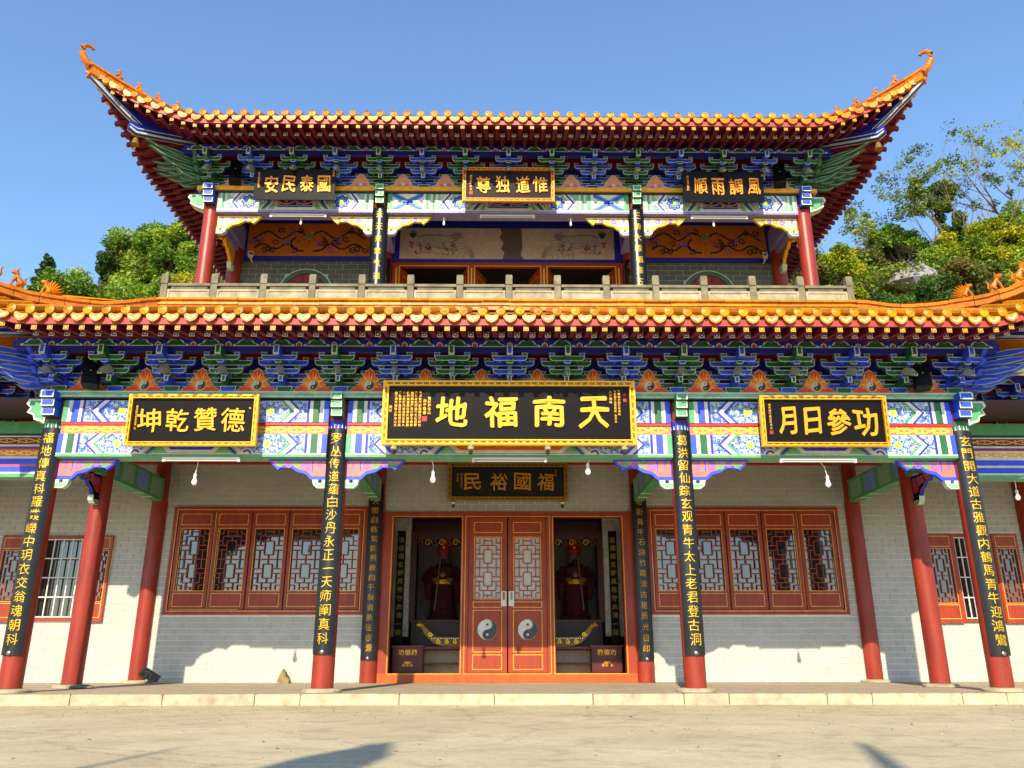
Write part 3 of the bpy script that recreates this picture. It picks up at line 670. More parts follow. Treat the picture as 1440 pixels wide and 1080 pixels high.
for (a, Y, z, n2, plain, mn) in ((A, 0, 4.46, 5, False, FL), (A2, U0, 9.89, 4, True, FP)):
    xs = positions(a, B)
    for i, x in enumerate(xs):
        green = (round(abs(x) / .895) % 2 == 1)
        bracket(Matrix.Translation((x, Y, z)), green)
        if i: link('flame_board', mn, hall, loc=((x + xs[i - 1]) / 2, Y - .03, z), scl=(1.12, 1, 1.08))
    mb = MB(); mb.box(-a - .1, a + .1, Y + .022, Y + .08, z, z + .44, C['dark']); mb.box(-a - .1, a + .1, Y + .022, Y + .08, z + .441, z + .62, 'dblue'); mb.box(-a - .1, a + .1, Y + .022, Y + .08, z + .621, z + 1.0, 'red'); mb.build('backing_board', hall)
    # frieze carried on the brackets
    mb = MB(); L = a + .5; mb.box(-L, L, Y - .63, Y - .50, z + .60, z + .74, 'dblue'); mb.box(-L, L, Y - .60, Y - .50, z + .535, z + .60, 'nblue')
    n = int(2 * L / .54); p = 2 * L / n
    for i in range(n):
        cx = -L + p * (i + .5); y = Y - .633; zz = z + .61
        for k, c in ((1, 'out'), (.78, 'green')):
            mb.flat([(cx + q * k, zz + .055 + (w - .055) * k) for q, w in ((-.21, 0), (.21, 0), (.2, .03), (.14, .045), (.11, .09), (.05, .12), (0, .085), (-.05, .12), (-.11, .09), (-.14, .045), (-.2, .03))], y - (0 if k == 1 else .002), c)
        cx += p / 2
        if i < n - 1:
            mb.flat([(cx + q, zz + w) for q, w in ((-.05, 0), (.05, 0), (.045, .05), (0, .085), (-.045, .05))], y, 'out'); mb.flat([(cx + q * .7, zz + w * .75) for q, w in ((-.05, 0), (.05, 0), (.045, .05), (0, .085), (-.045, .05))], y - .002, lin('b0501c'))
    mb.build('eave_frieze', hall)
for sx in (-1, 1):
    for k in range(1, 7):
        x = sx * (A + .893 * k)
        bracket(Matrix.Translation((x, D1, 4.46)), k % 2 == 1); link('flame_board', FL, hall, loc=(x - sx * .4465, D1, 4.46))
    a, b_ = sorted((sx * (A + .35), sx * 13.5)); mb = MB(); Y = D1; z = 4.46
    mb.box(a, b_, Y + .022, Y + .08, z, z + .44, C['dark']); mb.box(a, b_, Y + .022, Y + .08, z + .441, z + .62, 'dblue'); mb.box(a, b_, Y + .022, Y + .08, z + .621, z + 1.0, 'red'); mb.build('backing_board', hall)
    mb = MB(); mb.box(a, b_, Y - .63, Y - .50, z + .60, z + .74, 'dblue')
    for i in range(10):
        cx = sx * (A + .6 + .54 * i); y = Y - .633; zz = z + .61
        for k, c in ((1, 'out'), (.78, 'green')):
            P = [(cx + q * k, zz + .055 + (w - .055) * k) for q, w in ((-.17, 0), (.17, 0), (.15, .03), (.07, .1), (0, .09), (-.07, .1), (-.15, .03))]; mb.flat(P, y - (0 if k == 1 else .002), c)
    mb.build('eave_frieze', hall)
    # side bracket rows of both storeys
    for (a, Y, z, n) in ((A, 0, 4.46, 1), (A2, U0, 9.89, 9)):
        Rz = Matrix.Rotation(R(90 * sx), 4, 'Z')
        for k in range(1, n + 1): bracket(Matrix.Translation((sx * a, Y + .893 * k, z)) @ Rz, (k % 2 == 0) ^ (a == A))
        mb = MB(); x = sx * (a + .56); x0, x1 = sorted((sx * (a + .50), sx * (a + .63))); mb.box(x0, x1, Y - .5, Y + .9 * n + .3, z + .535, z + .74, 'dblue'); mb.build('eave_frieze', hall)
        x0, x1 = sorted((sx * (a - .02), sx * (a - .08))); mb = MB(); mb.box(x0, x1, Y + .1, Y + .9 * n + .5, z, z + 1, 'maroon'); mb.box(x0 - .1, x1 + .1, Y + .2, Y + .9 * n + .5, z - .5, z, 'mgreen' if a == A else 'lilac'); mb.build('side_beam', hall)
# corner bracket clusters: fans of pointed arms
def corner_cluster(x, Y, z, sx, c):
    base = None
    mb = MB(); mb.box(x - .1, x + .1, Y - .1, Y + .1, z, z + .62, c); base = mb.build('corner_bracket', hall)
    for lvl, (zz, L) in enumerate(((z + .12, .75), (z + .25, 1.0), (z + .38, 1.25), (z + .50, 1.35))):
        for ang in ((0, 45, 90) if lvl else (0, 45, 90)):
            for off in (0, -.26) if ang == 0 else ((0, .26) if ang == 90 else (0,)):
                mb = MB(); T = Matrix.Translation((x, Y, zz)) @ Matrix.Rotation(R((-ang if sx > 0 else 180 + ang)), 4, 'Z'); mb.T = T
                l = L * (1.15 if ang == 45 else .8 if ang == 90 else 1.0) - (.1 if off else 0)
                yo = off * (1 if sx > 0 else -1)
                l *= (.72 if ang == 90 else 1); P = [(0, .01), (l * .45, .0), (l * .62, -.035), (l * .85, -.02), (l * 1.02, .06), (l * .82, .03), (l * .62, .075), (0, .07)]
                mb.T = T @ Matrix.Translation((0, yo, 0)); mb.prism(P, -.035, .035, c)
                k = [(p * .965 + .012, .025 + (q - .025) * .68) for p, q in P]
                for yq, pp in ((-.037, P), (.037, P[::-1])): mb.flat(pp, yq, lin('8fa596'))
                for yq, pp in ((-.039, k), (.039, k[::-1])): mb.flat(pp, yq, c)
                mb.build('pointed_arm', base)
for sx in (-1, 1):
    corner_cluster(sx * A, 0, 4.46, sx, C['blue']); corner_cluster(sx * A2, U0, 9.89, sx, lin('2c6a44'))

# --- eaves, rafters, tiles
OV = 1.61
def rise(u, H):
    s = max(0., abs(u) - (H - .2)); return .13 * s * min(1, s / .5) + .122 * s * s
def outw(u, H):
    s = max(0., abs(u) - (H - .2)); return .07 * s * s
RAF = MB(); RAF.tube([(0, .1, .4), (0, -1.27, 0)], .043, 8, C['maroon'], a0=.39)
for k, (a, c) in enumerate(((.042, 'white'), (.028, 'maroon'), (.014, 'white'))):
    RAF.add([(q * a, -1.272 - k * .002, w * a) for q, w in ((-1, -1), (1, -1), (1, 1), (-1, 1))], [(0, 1, 2, 3)], c)
RAFM = RAF.mesh('rafter')
FLY = MB(); FLY.add([(-.038, .5, .05), (.038, .5, .05), (.038, 0, -.04), (-.038, 0, -.04), (-.038, .5, .13), (.038, .5, .13), (.038, 0, .04), (-.038, 0, .04)], [(0, 1, 2, 3), (4, 7, 6, 5), (3, 2, 6, 7), (1, 5, 6, 2), (0, 3, 7, 4)], C['maroon'])
for k, (a, c) in enumerate(((.038, lin('c08c10')), (.024, 'brown'), (.016, 'gold'))): FLY.add([(q * a, -.002 - k * .002, w * a) for q, w in ((-1, -1), (1, -1), (1, 1), (-1, 1))], [(0, 1, 2, 3)], c)
FLYM = FLY.mesh('flying_rafter')
DISC = MB(); DISC.T = Matrix.Rotation(R(90), 4, 'X'); DISC.lathe([(.066, -.05), (.070, 0), (.066, .02), (.052, .024), (.050, .014), (.02, .016), (.01, .024)], 16, (0, 0, 0), 'tiley'); DISCM = DISC.mesh('round_tile', 'tile', True)
DR = MB(); n = 10
P = [(.118 * math.cos(math.pi + math.pi * i / n), .045 + .115 * math.sin(math.pi + math.pi * i / n) * (1 if i not in (5,) else 1.08)) for i in range(n + 1)] + [(.08, .065), (0, .04), (-.08, .065)]
P = [(x * .86, z * .92) for x, z in P]
DR.prism(P[::1], -.012, .012, 'tiley'); DR.flat([(x * .8, .01 + (z) * .8) for x, z in P[:n + 1]] , -.015, lin('d8a850')); DR.flat([(x * .66, .012 + z * .66) for x, z in P[:n + 1]], -.017, 'tiley')
for q in (-1, 1): curl(DR, q * .04, -.005, .024, -.019, 'white', .012, q, 0, .9)
DR.disc(0, -.03, .016, -.019, 'white', 8)
DRM = DR.mesh('drip_tile', 'tile')
DR = MB(); DR.prism(P[::1], -.012, .012, 'tiley'); DR.flat([(x * .78, .012 + z * .78) for x, z in P[:n + 1]], -.015, 'tile'); DRU = DR.mesh('drip_tile', 'tile')
def eave_side(T, H, z0, name, dstop, detail=True, x_from=None, x_to=None, slope=.443, hipslope=1.0, pitch=.27, fly=0):
    """one side of a hipped roof; local frame: u along the eave, outward is -y from the column line y=0. z0: height offset.
    dstop: distance inward (y) where the slope ends"""
    tip = H + 2.05
    zs = lambda u, d: 5.25 + z0 + slope * (d + OV) + (.022 * max(0, (d + OV)) ** 2 if dstop > 2 else 0) + rise(u, H) * max(0, 1 - max(0, d + OV) / 3.2)   # d: local y
    hip_y = lambda u: hipslope * (H - abs(u)) if hipslope == 1 else max(-5, (.3 - (abs(u) - 6.0) * .735))
    roof = MB(); us = np.arange(-tip, tip + .01, .27)
    n = max(4, round(2 * tip / pitch)); p = 2 * tip / n
    base = []
    for i in range(n + 1):
        u = -tip + p * i; ye = -OV - .03 - outw(u, H); yh = min(dstop, hip_y(u)); yh = max(yh, ye + .02)
        base.append([(u, ye + (yh - ye) * t, zs(u, ye + (yh - ye) * t) - .04) for t in (0, .25, .5, .75, 1)])
    roof.T = T
    for i in range(n):
        a, b_ = base[i], base[i + 1]
        for j in range(4):
            roof.add([a[j], b_[j], b_[j + 1], a[j + 1]], [(0, 1, 2, 3)], 'tileo')
    ro = roof.build(name, hall, 'tile')
    sof = MB(); sof.T = T       # boards above the rafters, fascia
    m = 90
    for i in range(m):
        q = []
        for u in (-tip + 2 * tip * i / m, -tip + 2 * tip * (i + 1) / m):
            o_ = outw(u, H); r_ = rise(u, H); yi = min(.12, hip_y(u)) if abs(u) > H - .3 else .12; yi = max(yi, -OV + .06 - o_)
            k = 1 - (yi + OV) / 3.2
            q.append([(u, -OV + .03 - o_, 5.075 + z0 + r_), (u, max(-1.22 - o_, -OV + .05 - o_), 5.13 + z0 + r_), (u, yi, 5.065 + z0 + .295 * (yi + 1.27) + r_ * max(0, k) + .02)])
            if yi < -1.2 - o_: q[-1][1] = (u, (yi - OV - o_) / 2, 5.1 + z0 + r_); q[-1][2] = (u, yi, 5.13 + z0 + r_)
        a, b_ = q
        sof.add([a[0], b_[0], b_[1], a[1]], [(3, 2, 1, 0)], 'maroon'); sof.add([a[1], b_[1], b_[2], a[2]], [(3, 2, 1, 0)], 'maroon')
        f0, f1 = a[0], b_[0]
        sof.add([(f0[0], f0[1], f0[2] - .03), (f1[0], f1[1], f1[2] - .03), (f1[0], f1[1] - .01, f1[2] + .075), (f0[0], f0[1] - .01, f0[2] + .075)], [(0, 1, 2, 3)], lin('ac3a32'))
        sof.add([(f0[0], f0[1], f0[2] - .03), (f1[0], f1[1], f1[2] - .03), (f1[0], f1[1] + .05, f1[2] - .03), (f0[0], f0[1] + .05, f0[2] - .03)], [(3, 2, 1, 0)], 'maroon')
    sof.build('eave_boards', hall)
    if not detail: return ro, zs
    for i in range(n):
        u = -tip + p * (i + .5)
        if x_from is not None and not (x_from <= u <= x_to): continue
        ye = -OV - .03 - outw(u, H); yh = min(dstop, hip_y(u)); yh = max(yh, ye + .05)
        r_ = rise(u, H); du = .05; tl = math.atan2(rise(u + du, H) - rise(u - du, H), 2 * du); tw = math.atan2(-(outw(u + du, H) - outw(u - du, H)), 2 * du)
        Rr = Matrix.Rotation(tw, 4, 'Z') @ Matrix.Rotation(-tl, 4, 'Y') @ Matrix.Rotation(R(random.uniform(-2, 2)), 4, 'X')
        j = lambda s=.004: random.uniform(-s, s)
        link('round_tile', DISCM, ro, mtx=T @ Matrix.Translation((u + j(), ye + j(.008), zs(u, ye) + j())) @ Rr)
        if i < n - 1:
            v = u + p / 2; link('drip_tile', DRU if z0 else DRM, ro, mtx=T @ Matrix.Translation((v + j(), -OV - .02 - outw(v, H) + j(.006), 5.135 + z0 + rise(v, H) + j())) @ Rr)
        mb = MB(); mb.T = T; mm = max(2, int((yh - ye) / .3))
        pts = []; rad = []
        for t in range(mm * 2 + 1):
            yy = ye + (yh - ye) * t / (mm * 2); pts.append((u, yy, zs(u, yy))); rad.append(.066 if t % 2 == 0 else .0625)
        mb.tube(pts, rad, 8, random.choice(['tile', 'tile', 'tileo', 'tiley']), cap=False); mb.build('tile_row', ro, 'tile', True)
    # rafters
    m = round(2 * (tip - .05) / .23); p2 = 2 * (tip - .05) / m
    for i in range(m + 1):
        u = -(tip - .05) + p2 * i
        if x_from is not None and not (x_from <= u <= x_to): continue
        o_ = outw(u, H); r_ = rise(u, H)
        l2 = min(.5, H - abs(u) + 1.5 + o_)
        if l2 > .08: link('flying_rafter', FLYM, ro, mtx=T @ Matrix.Translation((u, -OV + .055 - fly - o_, 5.005 - fly * .1 + z0 + r_)) @ Matrix.Scale(l2 / .5, 4, (0, 1, 0)))
        ln = min(1.37, H - abs(u) + 1.30 + o_)
        if ln > .15:
            T3 = T @ Matrix.Translation((u + p2 / 2 * .9, -1.27 - o_, 5.02 + z0 + r_ * .97)) @ Matrix.Rotation(-math.atan2(rise(u, H) * .2, 1.), 4, 'X') @ Matrix.Scale(ln / 1.37, 4, (0, 1, 0)) @ Matrix.Scale(ln / 1.37, 4, (0, 0, 1)) @ Matrix.Translation((0, 1.27, 0))
            link('rafter', RAFM, ro, mtx=T3)
    return ro, zs
# NB all z constants in eave_side are those of the lower roof; the upper one is DZ higher
low_roof, zsl = eave_side(Matrix.Identity(4), A, 0, 'lower_roof', .33, True, -8.4, 8.4, hipslope=.5)
up_roof, zsu = eave_side(Matrix.Translation((0, U0, 0)), A2, DZ, 'upper_roof', 4.8)
HS = 4.8; YC = U0 + HS
for sx in (-1, 1):
    eave_side(Matrix.Translation((sx * A2, YC, 0)) @ Matrix.Rotation(R(90 * sx), 4, 'Z'), HS, DZ, 'upper_roof', HS + 1.46, True, *((-7, 7)), fly=.09)
eave_side(Matrix.Translation((0, U0 + 2 * HS, 0)) @ Matrix.Rotation(R(180), 4, 'Z'), A2, DZ, 'upper_roof', 4.8, False)
mb = MB(); mb.tube([(-1.6, YC, 14.35), (1.6, YC, 14.35)], .16, 8, 'tile'); mb.build('roof_ridge', up_roof, 'tile')
# side slopes of the lower roof beyond the corner columns, wing roofs
for sx in (-1, 1):
    mb = MB(); f = lambda X, Y: (sx * X, Y, 5.12 + .3 * max(0, (9.15 - X)) )
    q = [f(9.15, -1.9), f(9.15, .2), f(9.15, 4.2), f(6.2, 4.2), f(6.2, .3)]
    mb.add([(sx * 9.15, -1.95, 5.62), (sx * 9.0, .0, 5.3), (sx * 9.0, 4.2, 5.25), (sx * 6.2, 4.2, 6.2), (sx * 6.1, .3, 6.2), (sx * 7.6, -.85, 5.85)], [(0, 1, 2, 3, 4, 5) if sx > 0 else (5, 4, 3, 2, 1, 0)], 'tileo')
    mb.build('side_slope', low_roof, 'tile')
    mb = MB(); a, b_ = sorted((sx * 8.9, sx * 14)); mb.add([(a, .12, 5.2), (b_, .12, 5.2), (b_, 4.6, 7.1), (a, 4.6, 7.1)], [(0, 1, 2, 3)], 'tileo'); mb.add([(a, .12, 5.12), (b_, .12, 5.12), (b_, 4.6, 7.0), (a, 4.6, 7.0)], [(3, 2, 1, 0)], 'maroon')
    mb.add([(a, .12, 5.12), (b_, .12, 5.12), (b_, .12, 5.2), (a, .12, 5.2)], [(0, 1, 2, 3)], 'tiley'); mb.build('wing_roof', hall, 'tile')

# ridge tiles along the terrace edge of the lower roof
RT = MB(); prof = [(-.02, .0), (-.02, .07), (-.045, .075), (-.045, .10), (-.015, .105), (-.015, .15), (-.06, .155), (-.065, .18), (-.04, .2), (.12, .2), (.12, 0)]
L = .455; n = len(prof)
RT.add([(-L / 2, a, b_) for a, b_ in prof] + [(L / 2, a, b_) for a, b_ in prof], [tuple(range(n - 1, -1, -1)), tuple(range(n, 2 * n))] + [(i, i + n, (i + 1) % n + n, (i + 1) % n) for i in range(n)], C['tiley']); RTM = RT.mesh('ridge_tile', 'tile')
for i in range(26):
    x = -6.0 + (i + .5) * 12.0 / 26; link('ridge_tile', RTM, low_roof, loc=(x, .30 + random.uniform(-.004, .004), 6.095 + random.uniform(-.004, .004)))
# hip ridges
def hip(pts, name, parent, r=.075, h=.17, col='tileo', seg=.36):
    P = [Vector(p) for p in pts]; acc = [0]
    for a, b_ in zip(P, P[1:]): acc.append(acc[-1] + (b_ - a).length)
    def at_(d):
        for i in range(len(P) - 1):
            if d <= acc[i + 1] + 1e-6: return P[i].lerp(P[i + 1], (d - acc[i]) / (acc[i + 1] - acc[i]))
        return P[-1]
    n = max(2, round(acc[-1] / seg)); last = None
    for q in range(n):
        d0, d1 = acc[-1] * q / n + .004, acc[-1] * (q + 1) / n - .004; mb = MB(); V = []; dz = random.uniform(-.005, .005); dr = random.uniform(.97, 1.04)
        for m_ in range(3):
            p = at_(d0 + (d1 - d0) * m_ / 2).copy(); d = at_(min(acc[-1], d0 + (d1 - d0) * m_ / 2 + .05)) - at_(max(0, d0 + (d1 - d0) * m_ / 2 - .05)); d.z = 0; d.normalize(); sd_ = Vector((-d.y, d.x, 0)); k_ = r * dr * (1.06 if m_ == 2 else 1)
            for (w, z) in ((-1.25, -h), (-1.25, -h * .6), (-.8, -h * .52), (-.8, -h * .2), (-1.2, -h * .14), (-1.15, 0), (-.6, .05), (.6, .05), (1.15, 0), (1.2, -h * .14), (.8, -h * .2), (.8, -h * .52), (1.25, -h * .6), (1.25, -h)):
                V.append(p + sd_ * (w * k_) + Vector((0, 0, z + dz)))
        k = 14; F = [(i * k + j, i * k + (j + 1) % k, (i + 1) * k + (j + 1) % k, (i + 1) * k + j) for i in range(2) for j in range(k)] + [tuple(range(k)), tuple(2 * k + j for j in range(k - 1, -1, -1))]
        t_ = random.uniform(.82, 1.12); mb.add(V, F, tuple(x_ * t_ for x_ in C[col])); last = mb.build(name, parent, 'tile')
    return last
def beast(s=1.0, kind=0):
    """small seated roof beast facing -x"""
    mb = MB(); c = 'tileo'
    mb.box(-.13, .13, -.05, .05, -.02, .02, c)
    mb.tube([(.09, 0, .02), (.07, 0, .12), (-.01, 0, .22), (-.04, 0, .28)], [.06, .075, .05, .04], 7, c)
    mb.tube([(-.02, 0, .27), (-.06, 0, .32), (-.12, 0, .33), (-.15, 0, .31)], [.045, .06, .045, .025], 7, c)
    for q in (-1, 1):
        mb.tube([(-.03, q * .035, .22), (-.08, q * .04, .12), (-.1, q * .04, .01)], [.03, .024, .02], 5, c)
        mb.tube([(-.04, q * .03, .36), (-.02, q * .04, .42)], [.02, .006], 4, c)
        mb.tube([(.07, q * .05, .1), (0, q * .06, .03)], [.045, .025], 5, c)
    mb.tube([(.1, 0, .05), (.15, 0, .12), (.13, 0, .22), (.17, 0, .29)], [.025, .03, .022, .006], 5, c)
    if kind == 1:   # big fan shaped tail
        for i in range(7):
            a = R(20 + i * 16); mb.tube([(.1, 0, .04), (.1 + .2 * math.cos(a), 0, .06 + .26 * math.sin(a)), (.1 + .26 * math.cos(a) + .03, 0, .06 + .36 * math.sin(a))], [.03, .035, .008], 4, c)
    me = mb.mesh('roof_beast', 'tile', True); return me
BE, BE1 = beast(), beast(kind=1)
from math import hypot
for sx in (-1, 1):
    H = []
    for X, z in ((6.0, 6.25), (6.15, 6.19), (6.35, 6.08), (6.6, 5.97), (6.9, 5.91), (7.2, 5.875), (7.5, 5.85), (7.85, 5.90), (8.3, 6.06), (8.7, 6.28), (9.0, 6.5)):
        H.append((sx * X, .3 - (X - 6.0) * .735, z))
    hip(H, 'hip_ridge', low_roof, .07, .13)
    def on(X):
        for i in range(len(H) - 1):
            if abs(H[i][0]) <= X <= abs(H[i + 1][0]): t = (X - abs(H[i][0])) / (abs(H[i + 1][0]) - abs(H[i][0])); return Vector(H[i]).lerp(Vector(H[i + 1]), t)
    for X, me, s in ((7.33, BE1, .62), (7.66, BE, .75), (7.95, BE, .85), (8.3, BE, .85)):
        p = on(X); ang = R(0 if sx < 0 else 180) + R(36.3) * (1 if sx < 0 else -1)
        link('roof_beast', me, low_roof, mtx=Matrix.Translation(p + Vector((0, 0, .05))) @ Matrix.Rotation(ang, 4, 'Z') @ Matrix.Rotation(R(4), 4, 'Y') @ Matrix.Scale(s, 4))
    # upper hip
    U = []
    for t in (-4.8, -3, -1.5, -.5, 0, .5, 1.0, 1.4, 1.7, 1.97):
        u = A2 + t; y = -t if t < 1.2 else -t; zz = zsu(u, max(-t, -OV - outw(u, A2))) + .13
        U.append((sx * u, U0 - t, zz))
    hp = hip(U, 'hip_ridge', up_roof, .085, .24)
    p = Vector(U[-1]); mb = MB(); dx = Vector((sx, -1, 0)).normalized()
    cc = [p - dx * .3 + Vector((0, 0, -.13)), p + Vector((0, 0, -.03)), p + dx * .10 + Vector((0, 0, .06)), p + dx * .17 + Vector((0, 0, .18)), p + dx * .18 + Vector((0, 0, .30)), p + dx * .12 + Vector((0, 0, .39)), p + dx * .03 + Vector((0, 0, .41)), p - dx * .02 + Vector((0, 0, .37)), p + dx * .01 + Vector((0, 0, .34))]
    mb.tube(cc, [.09, .085, .075, .065, .055, .045, .035, .028, .02], 8, 'tileo'); mb.build('curled_finial', up_roof, 'tile', True)
    for t, s in ((.73, .5), (1.03, .52), (1.31, .54), (1.6, .56)):
        u = A2 + t; q = Vector((sx * u, U0 - t, zsu(u, -t) + .17)); ang = (0 if sx < 0 else math.pi) + R(45) * (1 if sx < 0 else -1)
        link('roof_beast', BE, up_roof, mtx=Matrix.Translation(q) @ Matrix.Rotation(ang, 4, 'Z') @ Matrix.Rotation(R(20), 4, 'Y') @ Matrix.Scale(s, 4))
    # hip rafters (blue with white edges)
    for (a, Y, zz) in ((A2, U0, DZ), (A, 0, 0)):
        def hb(T0, pts, w):
            mb = MB(); V = []; d = Vector((sx, -1, 0)).normalized(); s = Vector((-d.y, d.x, 0))
            for t, zt, hh in pts:
                p = Vector((sx * (a + t), Y - t, zt + zz)); V += [p - s * w, p + s * w, p + s * w + Vector((0, 0, hh)), p - s * w + Vector((0, 0, hh))]
            n = len(pts)
            mb.add(V, [(i * 4 + j, i * 4 + (j + 1) % 4, (i + 1) * 4 + (j + 1) % 4, (i + 1) * 4 + j) for i in range(n - 1) for j in range(4)] + [(0, 1, 2, 3), ((n - 1) * 4 + 3, (n - 1) * 4 + 2, (n - 1) * 4 + 1, (n - 1) * 4)], 'dblue')
            for e in (-1, 1):
                V = []
                for t, zt, hh in pts:
                    p = Vector((sx * (a + t), Y - t, zt + zz)) + s * (w + .002) * e; V += [p + Vector((0, 0, -.002)), p + Vector((0, 0, .03)), p + Vector((0, 0, hh * .45)), p + Vector((0, 0, hh * .45 + .02))]
                mb.add(V, [(i * 4, i * 4 + 1, i * 4 + 5, i * 4 + 4) for i in range(n - 1)] + [(i * 4 + 2, i * 4 + 3, i * 4 + 7, i * 4 + 6) for i in range(n - 1)], 'out')
                V = []
                for t, zt, hh in pts:
                    p = Vector((sx * (a + t), Y - t, zt + zz - .003)); V += [p + s * w * e, p + s * (w - .025) * e]
                mb.add(V, [(i * 2, i * 2 + 1, i * 2 + 3, i * 2 + 2) for i in range(n - 1)], 'out')
            return mb.build('hip_rafter', hall)
        hb(None, [(.1, 5.42, .2), (.42, 5.33, .2), (.95, 5.12, .2), (1.24, 5.02, .2), (1.34, 5.08, .14)], .07)
        hb(None, [(1.18, 5.16, .16), (1.45, 5.38, .14), (1.94, 5.82, .08)], .055)
        mb = MB(); d = Vector((sx, -1, 0)).normalized(); q = Vector((-d.y, d.x, 0)) * .03; V = []
        P = [(.4, 5.5), (.95, 5.3), (1.24, 5.2), (1.94, 5.88), (1.94, 5.9), (1.5, 5.66), (1.1, 5.46), (.7, 5.42), (.4, 5.55)]
        P = [(t_, min(z_, 5.10 + rise(a + t_, a) + .06 + max(0, (1.27 - t_) * .29)) if k_ > 3 else z_) for k_, (t_, z_) in enumerate(P)]
        for e in (-1, 1): V += [Vector((sx * (a + t_), Y - t_, z_ + zz)) + q * e for t_, z_ in P]
        n = len(P); mb.add(V, [tuple(range(n)), tuple(range(2 * n - 1, n - 1, -1))] + [(i, (i + 1) % n, (i + 1) % n + n, i + n) for i in range(n)], 'dblue'); mb.build('packing_timber', hall)

# ------------------------------------------------------------------ stone balustrade on the upper terrace
bal = thing('stone_balustrade', 'weathered stone balustrade with square posts along the terrace above the lower roof', 'balustrade', (0, 1.2, 6.36))
SB = lin('7a725a'); SBD = lin('645f4e')
PO = MB(); PO.box(-.058, .058, -.058, .058, 0, .6, SB); PO.box(-.05, .05, -.05, .05, .6, .62, SBD); PO.box(-.062, .062, -.062, .062, .62, .79, SB); PO.box(-.055, .055, -.055, .055, .79, .81, SB); POM = PO.mesh('post', 'stone')
PA = MB(); PA.box(-.385, .385, -.04, .04, .0, .5, lin('a3977a')); PA.fbox(-.385, .385, .03, .5, .04, -.055, -.041, lin('a3977a')); PAM = PA.mesh('panel', 'stone')
RA = MB(); RA.box(-.385, .385, -.055, .055, .57, .62, SB); RA.box(-.33, .33, -.03, .03, .5, .57, SBD); RAM = RA.mesh('handrail', 'stone')
for i in range(15):
    x = -6.3 + i * .9
    link('post', POM, bal, loc=(x, random.uniform(-.005, .005), 0), rot=(R(random.uniform(-.6, .6)), R(random.uniform(-.6, .6)), 0))
    if i < 14: link('panel', PAM, bal, loc=(x + .45, 0, 0)); link('handrail', RAM, bal, loc=(x + .45, 0, 0))
mb = MB()
for sx in (-1, 1):
    mb2 = MB(); x = sx * 6.3; mb2.box(x - .04, x + .04, .07, 8, 0, .5, SB); mb2.box(x - .05, x + .05, .07, 8, .57, .62, SB)
    for k in range(1, 9): mb2.box(x - .065, x + .065, k * .95 - .065, k * .95 + .065, 0, .8, SB)
    mb2.build('side_rail', bal, 'stone')

# ------------------------------------------------------------------ upper storey wall painting
SCR = lin('1c2a3a')
for sx in (-1, 1):
    x0, x1 = sorted((sx * 3.13, sx * 6.08)); y = UW - .03; mb = MB()
    mb.box(x0, x1, y, UW + .05, 9.122, 10.25, 'dblue'); mb.rect(x0 + .06, x1 - .06, 9.24, 10.08, y - .003, 'ocre')
    cx = (x0 + x1) / 2; cz = 9.66; rr = random.Random(2)
    mb.disc(cx, cz + .1, .09, y - .006, 'mgreen', 7); mb.disc(cx, cz + .14, .05, y - .008, 'pink', 6)
    for s in (-1, 1):
        mb.ribbon([(cx + s * (.1 + .32 * math.sin(t)), cz - .1 + -.2 * math.cos(t) * 1) for t in [i * .35 for i in range(8)]], .05, y - .006, SCR)
        mb.ribbon([(cx + s * (.1 + i * .1), cz + .12 + .1 * math.sin(i * .9)) for i in range(13)], .042, y - .006, SCR)
        mb.ribbon([(cx + s * (.35 + i * .09), cz - .18 + .07 * math.sin(i * 1.0)) for i in range(11)], .042, y - .006, SCR)
        for k in range(13):
            qx, qz = cx + s * (.22 + k * .09), cz + rr.choice((.22, -.26, .02, -.08)); curl(mb, qx, qz, .085, y - .0075 - k * .0001, rr.choice([SCR, SCR, 'nblue', 'brown', 'purple']), .032, rr.choice((-1, 1)), rr.uniform(0, 6), 1.1)
    for k in range(5): mb.disc(cx - .24 + k * .12, cz - .05 + .05 * (k % 2), .05, y - .0085, 'pink', 6)
    for k in range(24): mb.disc(rr.uniform(x0 + .15, x1 - .15), rr.uniform(9.3, 10.0), .018, y - .0082, rr.choice(['orange', 'red', 'mgreen', 'yellow']), 5)
    mb.build('scroll_panel', hall)
mb = MB(); y = UW - .03
mb.box(-2.66, 2.66, y, UW + .05, 9.08, 10.25, 'dblue'); mb.rect(-2.5, 2.47, 9.18, 9.98, y - .003, lin('cbb4a4'))
mb.flat([(-.18, 9.98), (-.14, 9.85), (-.2, 9.75), (-.1, 9.6), (-.16, 9.45), (-.08, 9.35), (-.12, 9.18), (.36, 9.18), (.3, 9.3), (.34, 9.5), (.32, 9.98)], y - .005, lin('6a5a58'))
